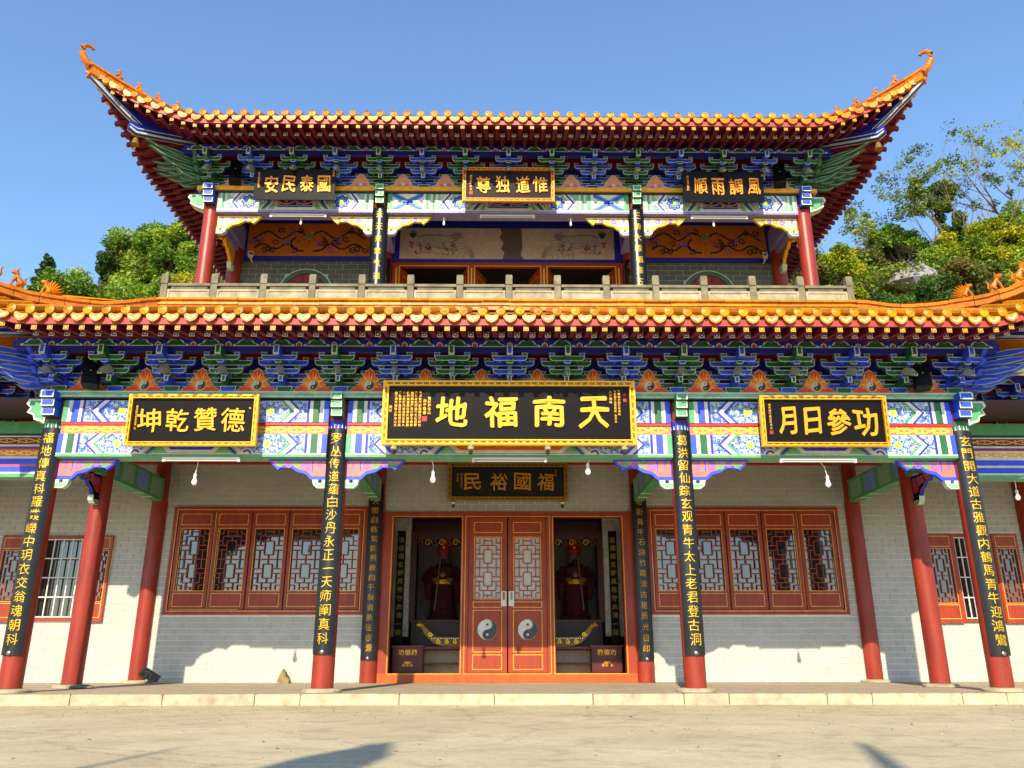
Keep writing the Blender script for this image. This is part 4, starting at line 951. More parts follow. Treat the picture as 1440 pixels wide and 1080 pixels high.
for s in (-1, 1):     # sketched auspicious beast with bushy tail and red ribbons
    X = lambda t: s * t
    L1 = lin('5c5a66'); rr = random.Random(4)
    body = [(2.1, 9.75), (1.9, 9.80), (1.6, 9.80), (1.4, 9.76), (1.2, 9.82), (1.15, 9.7), (1.35, 9.58), (1.6, 9.55), (1.9, 9.52), (2.1, 9.6)]
    P = [(X(a), b_) for a, b_ in body]; P = P if s < 0 else P[::-1]
    mb.flat(P, y - .005, lin('b8a9a4')); mb.ribbon([(X(a), b_) for a, b_ in body[:7]], .02, y - .007, L1)
    for i in range(7):
        a = R(40 + i * 16); mb.ribbon([(X(2.2), 9.72), (X(2.2 + .05 * math.cos(a) * 3), 9.72 + .2 * math.sin(a))], [.05, .01], y - .008 - .0003 * i, 'green')
    for i in range(11):
        a = R(i * 33); mb.ribbon([(X(1.18), 9.77), (X(1.18 + .17 * math.cos(a)), 9.77 + .15 * math.sin(a))], [.03, .005], y - .008 - .0003 * i, L1 if i % 2 else 'nblue')
    mb.disc(X(1.2), 9.76, .08, y - .012, lin('8c8494'), 10)
    for a, b_ in ((1.25, 9.5), (1.5, 9.5), (1.85, 9.48), (2.05, 9.5)): mb.ribbon([(X(a), 9.6), (X(a - .03), b_), (X(a - .07), 9.4)], [.08, .05, .03], y - .007, lin('9a8e8c'))
    for i in range(8): mb.ribbon([(X(1.05 + rr.random() * 1.2), 9.25 + rr.random() * .35) for _ in range(2)], .012, y - .0135, L1)
    for i in range(9):
        a, b_ = 1.2 + rr.random() * 1.1, 9.28 + rr.random() * .3; mb.ribbon([(X(a), b_), (X(a + .05), b_ + .08)], [.01, .05], y - .014, 'red')
    for i in range(5): mb.ribbon(arcpts(X(.95 + i * .05), 9.2, .1 + i * .07, .1 + i * .07, 0, math.pi, 8), .012, y - .0145, lin('8a7f7c'))
mb.build('painted_panel', hall)
mb = MB(); mb.box(-2.66, 2.66, UW - .06, UW + .05, 8.98, 9.078, 'wood')
for x in (-2.55, -.83, .83, 2.55): mb.box(x - .1, x + .1, UW - .05, UW + .05, 6.4, 8.98, 'wood'); mb.box(x - .015, x + .015, UW - .055, UW - .051, 6.4, 8.95, 'gold')
for x0, x1 in ((-2.45, -.93), (-.73, .73), (.93, 2.45)): mb.frame(x0 - .04, x1 + .04, 6.5, 9.0, .02, UW - .0625, 'gold')
mb.build('doorway_frame', hall)
for x0, x1 in ((-2.45, -.93), (-.73, .73), (.93, 2.45)):
    for s, xa in ((1, x0), (-1, x1)):
        mb = MB(); mb.T = Matrix.Translation((xa, UW, 0)) @ Matrix.Rotation(R(70 * s), 4, 'Z'); a, b_ = sorted((0, s * .6)); mb.box(a, b_, -.02, .02, 6.4, 8.95, 'wood'); mb.frame(a + .05, b_ - .05, 7.6, 8.8, .015, -.022, 'gold'); mb.build('open_door', hall)
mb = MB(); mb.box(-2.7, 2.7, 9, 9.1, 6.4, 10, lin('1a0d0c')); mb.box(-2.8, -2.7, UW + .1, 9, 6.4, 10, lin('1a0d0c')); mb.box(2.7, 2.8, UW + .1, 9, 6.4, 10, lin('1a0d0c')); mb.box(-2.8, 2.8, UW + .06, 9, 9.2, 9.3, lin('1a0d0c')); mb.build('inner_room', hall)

# ------------------------------------------------------------------ ground floor windows and doors
LAT = [  # bars on a 12 x 26 grid: (x0,z0,x1,z1)
    (4, 5, 8, 5), (4, 11, 8, 11), (4, 5, 4, 11), (8, 5, 8, 11), (4, 15, 8, 15), (4, 21, 8, 21), (4, 15, 4, 21), (8, 15, 8, 21),
    (6, 11, 6, 15), (2, 13, 10, 13), (2, 9, 2, 17), (10, 9, 10, 17), (0, 9, 4, 9), (8, 9, 12, 9), (0, 17, 4, 17), (8, 17, 12, 17),
    (2, 3, 10, 3), (2, 23, 10, 23), (2, 3, 2, 7), (10, 3, 10, 7), (2, 19, 2, 23), (10, 19, 10, 23), (0, 7, 4, 7), (8, 7, 12, 7), (0, 19, 4, 19), (8, 19, 12, 19),
    (4, 0, 4, 3), (8, 0, 8, 3), (6, 3, 6, 5), (6, 0, 6, 1), (4, 23, 4, 26), (8, 23, 8, 26), (6, 21, 6, 23), (0, 13, 2, 13), (10, 13, 12, 13), (0, 5, 2, 5), (10, 5, 12, 5), (0, 21, 2, 21), (10, 21, 12, 21), (0, 2, 2, 2), (10, 2, 12, 2), (0, 24, 2, 24), (10, 24, 12, 24), (4, 1, 8, 1), (4, 25, 8, 25), (2, 0, 2, 2), (10, 0, 10, 2), (2, 24, 2, 26), (10, 24, 10, 26)]
def lattice(w, h, t=.016, col='wood'):
    mb = MB(); sx, sz = w / 12, h / 26
    for a, b_, c, d in LAT:
        if a == c: mb.box(a * sx - w / 2 - t / 2, a * sx - w / 2 + t / 2, -.012, .012, b_ * sz, d * sz, col)
        else: mb.box(a * sx - w / 2, c * sx - w / 2, -.0105, .0105, b_ * sz - t / 2, b_ * sz + t / 2, col)
    return mb.mesh('lattice', 'lacquer')
LW = lattice(.55, 1.20); LD = lattice(.50, 1.16)
SM = MB()   # one sash: frame, panels with gold lines; local x centred, z from 1.36
SM.box(-.365, .365, -.03, .03, 0, .36, 'wood'); SM.box(-.365, .365, -.03, .03, 1.58, 1.95, 'wood'); SM.box(-.365, -.285, -.03, .03, .36, 1.58, 'wood'); SM.box(.285, .365, -.03, .03, .36, 1.58, 'wood')
for z0, z1 in ((.05, .31), (1.66, 1.89)):
    SM.frame(-.3, .3, z0, z1, .011, -.0325, lin('e8b860')); SM.box(-.26, .26, -.036, -.03, z0 + .045, z1 - .045, 'wood')
SM.frame(-.3, .3, .35, 1.6, .013, -.0325, lin('e8a030')); SMM = SM.mesh('sash', 'lacquer')
GP = MB(); GP.rect(-.28, .28, 0, 1.24, .03, 'grey'); GPM = GP.mesh('glass_pane', 'glass')
for sx in (-1, 1):
    x0, x1 = sorted((sx * 2.86, sx * 6.82)); mb = MB()
    mb.fbox(x0, x1, 1.27, 3.405, .09, W - .06, W + .1, 'wood'); mb.frame(x0 + .07, x1 - .07, 1.33, 3.35, .013, W - .0625, lin('e8b860'))
    win = mb.build('lattice_window', hall, 'lacquer')
    for i in range(5):
        x = x0 + .09 + (x1 - x0 - .18) * (i + .5) / 5
        link('sash', SMM, win, loc=(x, W - .02, 1.37)); link('lattice', LW, win, loc=(x, W - .015, 1.75)); 
        gp = link('glass_pane', GPM, win, loc=(x, W - .01, 1.73), rot=(R(random.uniform(-.35, .35)), 0, R(random.uniform(-1.2, 1.2))))
# side windows with open shutters and a white grille
def side_window(x0, x1, g0, g1, z0, z1):
    mb = MB(); mb.box(g0, g1, W + .16, W + .18, z0 + .05, z1 - .08, lin('2c2a28')); mb.fbox(g0 - .06, g1 + .06, z0, z1, .06, W - .05, W + .2, 'wood')
    win = mb.build('barred_window', hall, 'lacquer')
    mb = MB(); mb.rect(g0, g1, z0 + .06, z1 - .06, W + .1, 'grey'); mb.build('glass_pane', win, 'glass')
    mb = MB(); n = 6
    for i in range(n + 1):
        x = g0 + .02 + (g1 - g0 - .04) * i / n; mb.box(x - .011, x + .011, W - .01, W + .012, z0 + .06, z1 - .06, 'white')
    for i in range(5):
        z = z0 + .08 + (z1 - z0 - .16) * i / 4; mb.box(g0, g1, W - .014, W + .01, z - .011, z + .011, 'white')
    mb.build('grille', win, 'plastic')
    for a, b_ in ((x0, g0 - .06), (g1 + .06, x1)):
        if b_ - a < .15: continue
        mb = MB(); w = b_ - a; mb.fbox(a, b_, z0 - .02, z1, .07, W - .07, W - .02, 'wood'); mb.box(a + .07, b_ - .07, W - .065, W - .025, z0 + .05, z0 + .36, 'wood'); mb.box(a + .07, b_ - .07, W - .065, W - .025, z1 - .3, z1 - .07, 'wood')
        mb.frame(a + .05, b_ - .05, z0 + .06, z0 + .34, .012, W - .0725, lin('e8b860')); mb.frame(a + .05, b_ - .05, z1 - .27, z1 - .05, .012, W - .0725, lin('e8b860')); mb.frame(a + .05, b_ - .05, z0 + .36, z1 - .3, .012, W - .0725, lin('e8a030'))
        sh = mb.build('shutter', win, 'lacquer'); mb = MB(); mb.rect(a + .07, b_ - .07, z0 + .36, z1 - .3, W - .03, 'grey'); mb.build('shutter_pane', win, 'glass')
        lm = lattice(w - .14, z1 - .3 - z0 - .36, .014); link('lattice', lm, win, loc=((a + b_) / 2, W - .045, z0 + .36))
side_window(-10.2, -7.98, -9.56, -8.42, 1.15, 2.82)
side_window(8.52, 10.44, 9.14, 9.86, 1.12, 2.87)
# door front
mb = MB(); y0, y1 = W - .08, W + .12; G = lin('f0a424')
mb.box(-2.53, 2.53, y0, y1, 0.001, .17, 'woodl'); mb.box(-2.53, 2.53, y0, y1, 3.2, 3.30, 'wood')
for a, b_ in ((-2.53, -2.32), (2.32, 2.53), (-.94, -.79), (.79, .94)): mb.box(a, b_, y0, y1, .17, 3.2, 'wood')
mb.box(-.79, .79, y0, y1, 3.19, 3.2, 'wood')
for a, b_, q in ((-2.35, -.91, 1), (.91, 2.35, 1), (-.86, .86, 1)): mb.frame(a, b_, .155, 3.215, .014, y0 - .003, G)
df = mb.build('door_frame', hall, 'lacquer')
for s in (-1, 1):
    mb = MB(); x0, x1 = sorted((s * .012, s * .785)); c = (x0 + x1) / 2; y = W - .04
    mb.box(x0, x1, y, y + .06, .18, 1.56, 'wood'); mb.box(x0, x1, y, y + .06, 2.78, 3.185, 'wood'); mb.box(x0, c - .25, y, y + .06, 1.56, 2.78, 'wood'); mb.box(c + .25, x1, y, y + .06, 1.56, 2.78, 'wood')
    for z0, z1 in ((.235, .52), (.56, 1.36), (1.40, 1.52), (2.88, 3.1)):
        mb.frame(c - .29, c + .29, z0, z1, .015, y - .003, G); mb.box(c - .24, c + .24, y - .006, y, z0 + .04, z1 - .04, 'wood')
    mb.frame(c - .28, c + .28, 1.58, 2.80, .016, y - .004, G)
    dl = mb.build('door_leaf', hall, 'lacquer')
    link('lattice', LD, dl, loc=(c, y + .02, 1.60))
    mb = MB(); mb.rect(c - .25, c + .25, 1.56, 2.78, y + .045, lin('c8c4c0')); mb.build('frosted_pane', dl, 'plastic')
    mb = MB(); mb.T = Matrix.Translation((0, 0, 0)); yinyang(mb, c, .985, .19, y - .012, 20); mb.disc(c, .985, .193, y - .009, 'out', 40); mb.build('yin_yang_emblem', dl)
    mb = MB(); a, b_ = sorted((s * .02, s * .13)); mb.box(a, b_, y - .03, y - .003, 1.43, 1.72, lin('d8d6d0')); mb.box(a + .035, b_ - .035, y - .045, y - .03, 1.55, 1.7, 'red' if s < 0 else 'grey'); mb.build('door_lock', dl, 'plastic')
# interior
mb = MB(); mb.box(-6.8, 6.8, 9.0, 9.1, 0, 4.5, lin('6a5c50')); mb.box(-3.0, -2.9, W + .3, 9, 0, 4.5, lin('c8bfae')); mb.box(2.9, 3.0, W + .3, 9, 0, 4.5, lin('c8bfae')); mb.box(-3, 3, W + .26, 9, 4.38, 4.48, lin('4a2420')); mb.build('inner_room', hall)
for sx in (-1, 1):
    mb = MB(); a, b_ = sorted((sx * 2.9, sx * 2.18)); mb.box(a, b_, 6.3, 6.4, .9, 4.3, lin('d6cfc0')); mb.build('pale_curtain', hall, 'cloth')

# ------------------------------------------------------------------ plaques
def plaque(label, chars, x0, x1, z0, z1, Y, frame, fcol, face, ccol, cw, tilt=4, cx=None, small=(), group=None, studs=0, off=.01, name='name_plaque', thick=.05, cz=0, ch=None):
    w, h = x1 - x0, z1 - z0; t = thing(name, label, 'plaque', ((x0 + x1) / 2, Y, z0), rot=(R(tilt), 0, 0), group=group)
    mb = MB(); mb.box(-w / 2 + .02, w / 2 - .02, -.01, .03, .02, h - .02, face); pan = mb.build('panel', t, 'black')
    if frame:
        mb = MB(); mb.fbox(-w / 2, w / 2, 0, h, frame, -.05, .035, fcol)
        mb.fbox(-w / 2 + .012, w / 2 - .012, .012, h - .012, frame * .22, -.062, -.05, fcol); mb.fbox(-w / 2 + frame * .78, w / 2 - frame * .78, frame * .78, h - frame * .78, frame * .2, -.062, -.05, fcol)
        # key pattern on the frame
        p = .11; nx = int((w - .1) / p); nz = int((h - 2 * frame) / p)
        for i in range(nx):
            x = -w / 2 + .05 + (w - .1) * (i + .5) / nx
            for zz in (frame * .5, h - frame * .5):
                mb.frame(x - p * .36, x + p * .36, zz - frame * .2, zz + frame * .2, frame * .12, -.0525, lin('2e1604')); mb.rect(x - p * .12, x + p * .15, zz - frame * .05, zz + frame * .05, -.0535, lin('5a3008'))
        for i in range(nz):
            z = frame + (h - 2 * frame) * (i + .5) / nz
            for xx in (-w / 2 + frame * .5, w / 2 - frame * .5):
                mb.frame(xx - frame * .2, xx + frame * .2, z - p * .36, z + p * .36, frame * .12, -.0525, lin('2e1604')); mb.rect(xx - frame * .05, xx + frame * .05, z - p * .12, z + p * .15, -.0535, lin('5a3008'))
        mb.build('frame', t, 'gold')
    n = len(chars)
    if cx is None: cx = [(-.5 + (i + .5) / n) * (w - frame * 2 - .3) for i in range(n)]
    for c, x in zip(chars, cx):
        me = char_mesh(c, cw * random.uniform(.95, 1.04), (ch or cw) * random.uniform(.96, 1.04), ccol, .022, off=off)
        link('character', me, t, loc=(x, -.012, h / 2 + cz + random.uniform(-.01, .01)), rot=(0, R(random.uniform(-2, 2)), 0))
    if small:
        mb = MB()
        for s, sx_, sz, size, col in small:
            z = sz
            for c in s:
                if c == ' ': z -= size * .6; continue
                if c == '#': mb.rect(sx_ - size * .7, sx_ + size * .7, z - size * .7, z + size * .7, -.0145, 'red'); z -= size * 1.8; continue
                V, F = text_raw(c, size, .02, 1); mb.add([(sx_ + a, -.0145, z + b_) for a, b_ in V], F, col); z -= size * 1.14
        mb.build('inscription', t, 'gold', kind='stuff')
    for i in range(studs):
        x = (-.5 + i / (studs - 1)) * w * .9
        mb = MB(); mb.lathe([(.02, -.07), (.05, -.05), (.055, -.02), (.04, 0), (.02, .01)], 10, (x, -.03, -.01), 'out'); mb.lathe([(.012, -.14), (.03, -.13), (.03, -.07)], 8, (x, -.02, 0), 'brown'); mb.build('support_knob', t, 'metal', True)
    return t
FR = C['gold']; BK = lin('110d0a'); Yc = lin('d89a10')
cols = ['道教洞天福地之羅浮山古', '觀始建于東晋年間葛洪真', '人在此煉丹修道濟世救人', '歷代高道輩出香火鼎盛唐', '宋元明清屢有興廢今重修', '殿宇以弘揚道教文化祈國', '泰民安風調雨順是爲記也']
sm = [(s, -1.75 + i * .062, .83, .045, Yc) for i, s in enumerate(cols)] + [('癸巳', -1.83, .6, .05, Yc), ('書於羅浮山', -1.235, .74, .05, Yc), ('弟子敬書 #', -1.305, .70, .055, Yc),
      ('天運歲次癸巳年仲秋', 1.70, .86, .04, Yc), ('信士弟子某某敬獻 吉日立', 1.64, .86, .04, Yc), ('天南福地', 1.57, .84, .045, Yc), ('# #', 1.79, .80, .035, 'red')]
plaque('widest gold framed black plaque with 地福南天, centred over the lower entrance', '地福南天', -1.955, 1.945, 3.54, 4.56, -.42, .09, FR, BK, Yc, .48, cx=[-.885, -.13, .62, 1.31], cz=.02, small=sm, studs=4, off=.022, tilt=3)
plaque('gold framed black plaque reading 坤乾贊德, on the beam left of the widest plaque', '坤乾贊德', -5.86, -3.87, 3.53, 4.34, -.38, .065, FR, BK, Yc, .36, cx=[-.66, -.23, .20, .62], small=[('歲次癸巳仲秋吉旦 立', -.87, .62, .035, Yc), ('德', .86, .6, .03, Yc)], studs=0, tilt=3)
plaque('gold framed black plaque with brushed 月日參功, on the beam right of the widest plaque', '月日參功', 3.88, 5.86, 3.54, 4.345, -.38, .065, FR, BK, Yc, .36, cx=[-.57, -.18, .22, .64], small=[('道光癸巳歲孟秋月立 #', -.83, .66, .04, Yc)], studs=0, off=.02, tilt=3, ch=.42)
plaque('dull gold framed grey plaque reading 民裕國福, hung above the door panels', '民裕國福', -1.235, 1.24, 3.50, 4.285, W - .22, .085, lin('a8780e'), lin('2c2c2c'), lin('d8920e'), .34, cx=[-.73, -.18, .30, .78], small=[('癸巳年仲秋立', -.95, .55, .045, Yc), ('弟子敬獻', -1.03, .55, .04, Yc), ('天下太平', .99, .62, .03, Yc)], studs=2, tilt=4)
plaque('orange framed plaque reading 尊独道惟, under the middle of the upper eave', '尊独道惟', -.955, .955, 9.4, 10.16, U0 - .45, .075, lin('c87808'), lin('22120f'), lin('e8901a'), .30, cx=[-.52, -.12, .30, .66], cz=.0, small=[('歲次癸巳年立 #', -.78, .58, .05, Yc)], studs=0, tilt=7, ch=.36)
plaque('frameless black plaque reading 安民泰國, under the upper eave at left', '安民泰國', -5.30, -3.58, 9.43, 10.15, U0 - .42, 0, FR, lin('0d0b0b'), lin('e8901a'), .27, cx=[-.47, -.11, .26, .61], small=[('信士敬獻吉立', -.74, .60, .05, lin('e8901a')), ('天運癸', .80, .66, .045, lin('e8901a'))], studs=0, tilt=7, ch=.36)
plaque('frameless black plaque reading 順雨調風, under the upper eave at right', '順雨調風', 3.62, 5.35, 9.43, 10.15, U0 - .42, 0, FR, lin('0d0b0b'), lin('e8901a'), .27, cx=[-.48, -.12, .26, .64], small=[('信士弟子敬獻', -.74, .58, .05, lin('e8901a')), ('吉', .82, .62, .05, lin('e8901a'))], studs=0, tilt=7, ch=.36)

# ------------------------------------------------------------------ couplet boards bent round the columns
def couplet(label, text, x, y, z0, z1, Rb, half, col, cs, zt=None, zb=None, group='couplet boards on the columns', tail=True):
    t = thing('couplet_board', label, 'couplet board', (x, y, z0), group=group); h = z1 - z0; mb = MB(); n = 10
    for r0, r1 in ((Rb, Rb + .02),):
        V = []
        for i in range(n + 1):
            a = -half + 2 * half * i / n
            for r in (r0, r1):
                for z in (0, h): V.append((r * math.sin(a), -r * math.cos(a), z))
        F = []
        for i in range(n): b_ = i * 4; c = b_ + 4; F += [(b_ + 2, c + 2, c + 3, b_ + 3), (b_, b_ + 1, c + 1, c), (b_ + 1, b_ + 3, c + 3, c + 1), (b_, c, c + 2, b_ + 2)]
        F += [(0, 2, 3, 1), (n * 4, n * 4 + 1, n * 4 + 3, n * 4 + 2)]
        mb.add(V, F, lin('131415'))
    mb.build('board', t, 'boardl', True)
    zt = (zt if zt is not None else h - .17); zb = zb if zb is not None else .22; m = len(text)
    for i, c in enumerate(text):
        z = zt + (zb - zt) * i / (m - 1); me = char_mesh(c, cs, cs * 1.02, col, .006, bendR=Rb + .02, off=-.006)
        link('character', me, t, loc=(0, 0, z), rot=(0, 0, R(random.uniform(-3, 3))))
    if tail:
        mb = MB(); mb.T = Matrix.Translation((0, -(Rb + .025), .03)) @ Matrix.Rotation(R(90), 4, 'X'); mb.lathe([(.03, 0), (.032, .008), (.02, .015), (.005, .018)], 10, (0, 0, 0), 'grey'); mb.build('nail', t, 'metal', True)
    return t
YC1 = lin('e4b40c')
couplet('black couplet board starting 福地傳真, on the front column at the far left', '福地傳真科羅叢嶸中玥衣交翁魂朝科', -A, 0, .51, 3.88, .165, .93, YC1, .16)
couplet('black couplet board starting 罗丛传道, on the front column left of the doors', '罗丛传道蕴白沙丹永正一天师阐真科', -B, 0, .52, 3.88, .165, .93, YC1, .16)
couplet('black couplet board starting 葛洪留仙, on the front column right of the doors', '葛洪留仙踪玄观青牛太上老君登古洞', B, 0, .5, 3.86, .165, .93, YC1, .16)
couplet('black couplet board starting 玄門開大, on the front column at the far right', '玄門開大道古雅觀内鶴馬青牛迎鴻鸞', A, 0, .49, 3.855, .165, .93, YC1, .16)
couplet('narrow black couplet board starting 洞天, on the wall column left of the doors', '洞天聞白鶴紫氣飛騰自千秋道脉征根源', -B + .0, W - .06, .42, 3.85, .175, .9, lin('dc9a10'), .125)
couplet('narrow black couplet board starting 福地, on the wall column right of the doors', '福地卧青牛石洞竹霞流古星辰光祖印', B, W - .06, .40, 3.86, .175, .9, lin('dc9a10'), .125)
couplet('glossy couplet board on the upper floor column at left, lit by the sun', '云天来紫气道德千年存', -B, U0, 6.5, 9.43, .165, 1.1, YC1, .15)
couplet('glossy couplet board on the upper floor column at right, lit by the sun', '三清大殿福泽五洲万古春', B, U0, 6.5, 9.43, .165, 1.1, YC1, .15)
couplet('shaded couplet board on the upper wall left of the three doorways', '春满江山清福無量', -(B + .12), UW - .05, 6.5, 9.1, .155, .9, lin('dc9a10'), .12, tail=False)
couplet('shaded couplet board on the upper wall right of the three doorways', '己天人化主道德玄', B + .12, UW - .05, 6.5, 9.1, .155, .9, lin('dc9a10'), .12, tail=False)

# ------------------------------------------------------------------ small fittings
def bulb(label, x, y, ztop, drop, swing=0, group='hanging light bulbs'):
    q_ = .55 if 'upper' in group else 1
    t = thing('light_bulb', label, 'light bulb', (x, y, ztop), group=group)
    pts = [(0, 0, 0), (swing * .6 + .01, 0, -drop * .4), (swing, 0, -drop)]
    mb = MB(); mb.tube(pts, .007, 5, 'white'); mb.build('wire', t, 'plastic')
    mb = MB(); mb.lathe([(.022, 0), (.026, -.02), (.024, -.07)][::-1], 8, (swing, 0, -drop), 'white'); mb.build('socket', t, 'plastic', True)
    mb = MB(); mb.lathe([(.02 * q_, -.065), (.03 * q_, -.09), (.045 * q_, -.125), (.042 * q_, -.155), (.022 * q_, -.18), (.004, -.185)][::-1], 10, (swing, 0, -drop), 'white'); mb.build('glass_bulb', t, 'bulb', True)
bulb('bare bulb on a short wire below the left plaque', -4.86, 0, 3.41, .22, -.02)
bulb('bare bulb hanging left of the plaque over the doors', -1.22, 0, 3.41, .18, .03)
bulb('bare bulb tucked close under the beam right of the plaque over the doors', 1.25, 0, 3.41, .05, -.02)
bulb('bare bulb on the longest wire, under the right plaque', 4.88, 0, 3.41, .24, .1)
bulb('bare bulb under the wing beam at the left edge', -9.02, D1, 3.47, .18, 0)
bulb('bare bulb under the wing beam at the right edge', 9.05, D1, 3.47, .18, 0)
bulb('small bulb under the upper beam below the left black plaque', -4.4, U0, 9.31, .02, .03, 'upper floor bulbs')
bulb('small bulb under the upper beam left of the middle', -1.36, U0, 9.31, .02, 0, 'upper floor bulbs')
bulb('small bulb under the upper beam right of the middle', 1.32, U0, 9.31, .02, 0, 'upper floor bulbs')
bulb('small bulb under the upper beam below the right black plaque', 4.38, U0, 9.31, .02, -.03, 'upper floor bulbs')
def tubelight(label, x0, x1, y, z, group='fluorescent tube lights'):
    t = thing('tube_light', label, 'tube light', ((x0 + x1) / 2, y, z), group=group); w = (x1 - x0) / 2
    mb = MB(); mb.box(-w, w, -.03, .03, .03, .06, lin('cfcfc4')); mb.build('housing', t, 'plastic')
    mb = MB(); mb.tube([(-w + .03, 0, .012), (w - .03, 0, .012)], .016, 8, lin('b4b4aa')); mb.build('lamp_tube', t, 'plastic', True)
    for s in (-1, 1): mb = MB(); mb.box(s * (w - .02) - .02, s * (w - .02) + .02, -.02, .02, -.008, .03, 'white'); mb.build('end_cap', t, 'plastic')
tubelight('tube light under the beam below the left lower plaque', -5.35, -4.16, -.16, 3.35)
tubelight('tube light under the beam below the widest plaque', -.58, .58, -.16, 3.35)
tubelight('tube light under the beam below the right lower plaque', 4.2, 5.4, -.16, 3.35)
tubelight('tube light under the upper beam at left', -5.0, -3.82, U0 - .1, 9.24, 'upper tube lights')
tubelight('tube light under the upper beam in the middle', -.6, .56, U0 - .1, 9.24, 'upper tube lights')
tubelight('tube light under the upper beam at right', 3.85, 5.05, U0 - .1, 9.24, 'upper tube lights')
def speaker(label, x, y, z, h, yaw):
    t = thing('loudspeaker', label, 'loudspeaker', (x, y, z), group='black loudspeakers among the brackets', rot=(R(-4), 0, R(yaw)))
    mb = MB(); w = h * .27; mb.prism([(-w, 0), (w, 0), (w * .95, h), (-w * .95, h)], -.14, .14, lin('08080a')); mb.build('cabinet', t, 'black')
    mb = MB(); mb.box(-w * .85, w * .85, -.155, -.142, .03, h - .03, lin('050506')); mb.disc(0, h * .5, .008, -.157, 'white', 6); mb.build('grille', t, 'black')
speaker('black loudspeaker beside the left end of the lower bracket row', -6.52, -.42, 4.47, .42, 18)
speaker('black loudspeaker beside the right end of the lower bracket row', 6.50, -.42, 4.47, .42, -18)
speaker('black loudspeaker behind the left plaque of the upper eave', -5.72, U0 - .38, 9.9, .44, 15)
speaker('black loudspeaker behind the right plaque of the upper eave', 5.72, U0 - .38, 9.9, .44, -15)
def camera_thing(label, x, y, z, s):
    t = thing('security_camera', label, 'security camera', (x, y, z), group='white security cameras')
    mb = MB(); mb.T = Matrix.Rotation(R(20 * s), 4, 'Z') @ Matrix.Rotation(R(12), 4, 'X'); mb.box(-.05, .05, -.26, .02, -.04, .05, 'white'); mb.box(-.04, .04, -.264, -.261, -.03, .035, 'black'); mb.build('housing', t, 'plastic')
    mb = MB(); mb.tube([(0, -.05, .0), (0, .1, -.06), (0, .2, -.06)], .018, 6, 'white'); mb.build('arm', t, 'plastic')
camera_thing('white security camera at the left end of the upper storey wall', -5.85, UW - .25, 9.12, 1)
camera_thing('white security camera at the right end of the upper storey wall', 5.9, UW - .25, 9.15, -1)
for sx, s in ((-1, 'left'), (1, 'right')):
    t = thing('wind_bell', f'small bronze bell hanging under the {s} upturned corner of the upper roof', 'bell', (sx * (A2 + 1.22), U0 - 1.22, 10.40), group='eave bells')
    mb = MB(); mb.lathe([(.085, -.17), (.07, -.15), (.055, -.06), (.035, -.02), (.01, 0)], 12, (0, 0, -.02), lin('8c7434')); mb.tube([(0, 0, -.03), (0, 0, .1)], .006, 5, 'brown'); mb.build('bell_body', t, 'gold', True)
    mb = MB(); mb.tube([(0, 0, -.1), (0, 0, -.26)], .005, 4, 'brown'); mb.box(-.02, .02, -.003, .003, -.3, -.25, 'brown'); mb.build('clapper', t, 'metal')
# cables on the column heads
for sx in (-1, 1):
    mb = MB()
    for k in range(4): 
        x = sx * (A - .25 - k * .05); mb.tube([(x, W - .3, 4.4), (x - sx * .03, W - .32, 3.9 - k * .03), (x, W - .25, 3.5)], .009, 5, 'grey')
    tag(mb.build('cable_bundle', None, 'plastic', kind=None), f'grey cables hanging by the head of the wall column outside the {"left" if sx < 0 else "right"} lattice window', 'cables')
# debris on the terrace
def rock(name, label, cat, x, y, s, col, seed, z=0):
    r_ = random.Random(seed); mb = MB(); prof = [(.6, 0), (1, .25), (.85, .6), (.4, .85), (.05, .95)]; n = 9; V = []
    for rr_, zz in prof:
        for j in range(n): k = r_.uniform(.8, 1.15); V.append((rr_ * k * s * math.cos(6.283 * j / n), rr_ * k * s * .6 * math.sin(6.283 * j / n), zz * s * .8 * r_.uniform(.85, 1.1)))
    F = [(i * n + j, i * n + (j + 1) % n, (i + 1) * n + (j + 1) % n, (i + 1) * n + j) for i in range(4) for j in range(n)] + [tuple(4 * n + j for j in range(n)), tuple(range(n - 1, -1, -1))]
    mb.add(V, F, col); o = mb.build(name, None, 'stone'); o.location = (x, y, z); return tag(o, label, cat)
o = rock('stone_lump', 'flat grey stone beside the foot of the second column from the left', 'stone', -6.83, D1 - .25, .17, lin('6c6c62'), 3); o.scale = (1.2, 1, .45)
mb = MB(); mb.T = Matrix.Rotation(R(28), 4, 'Y')
mb.prism([(-.16, 0), (-.12, -.03), (-.06, 0), (-.02, -.03), (.04, 0), (.09, -.03), (.15, 0), (.16, .12), (-.15, .13)], -.12, .12, lin('5c5c50'))
for q in (-.08, .02, .1): mb.box(q - .02, q + .02, -.123, -.12, .02, .1, lin('3c3c34'))
o = mb.build('broken_roof_tile', None, 'stone'); o.location = (-6.72, 3.75, .1); tag(o, 'dark broken tile block leaning at the foot of the left wall column', 'tile block')
mb = MB(); mb.T = Matrix.Rotation(R(18), 4, 'Y'); mb.prism([(-.12, .0), (.12, 0), (.1, .1), (.02, .13), (-.02, .2), (-.09, .24)], -.07, .07, lin('8c7850')); o = mb.build('broken_brick', None, 'stone'); o.location = (-4.28, 4.08, .0); tag(o, 'brown broken brick leaning on the wall below the left lattice window', 'brick')

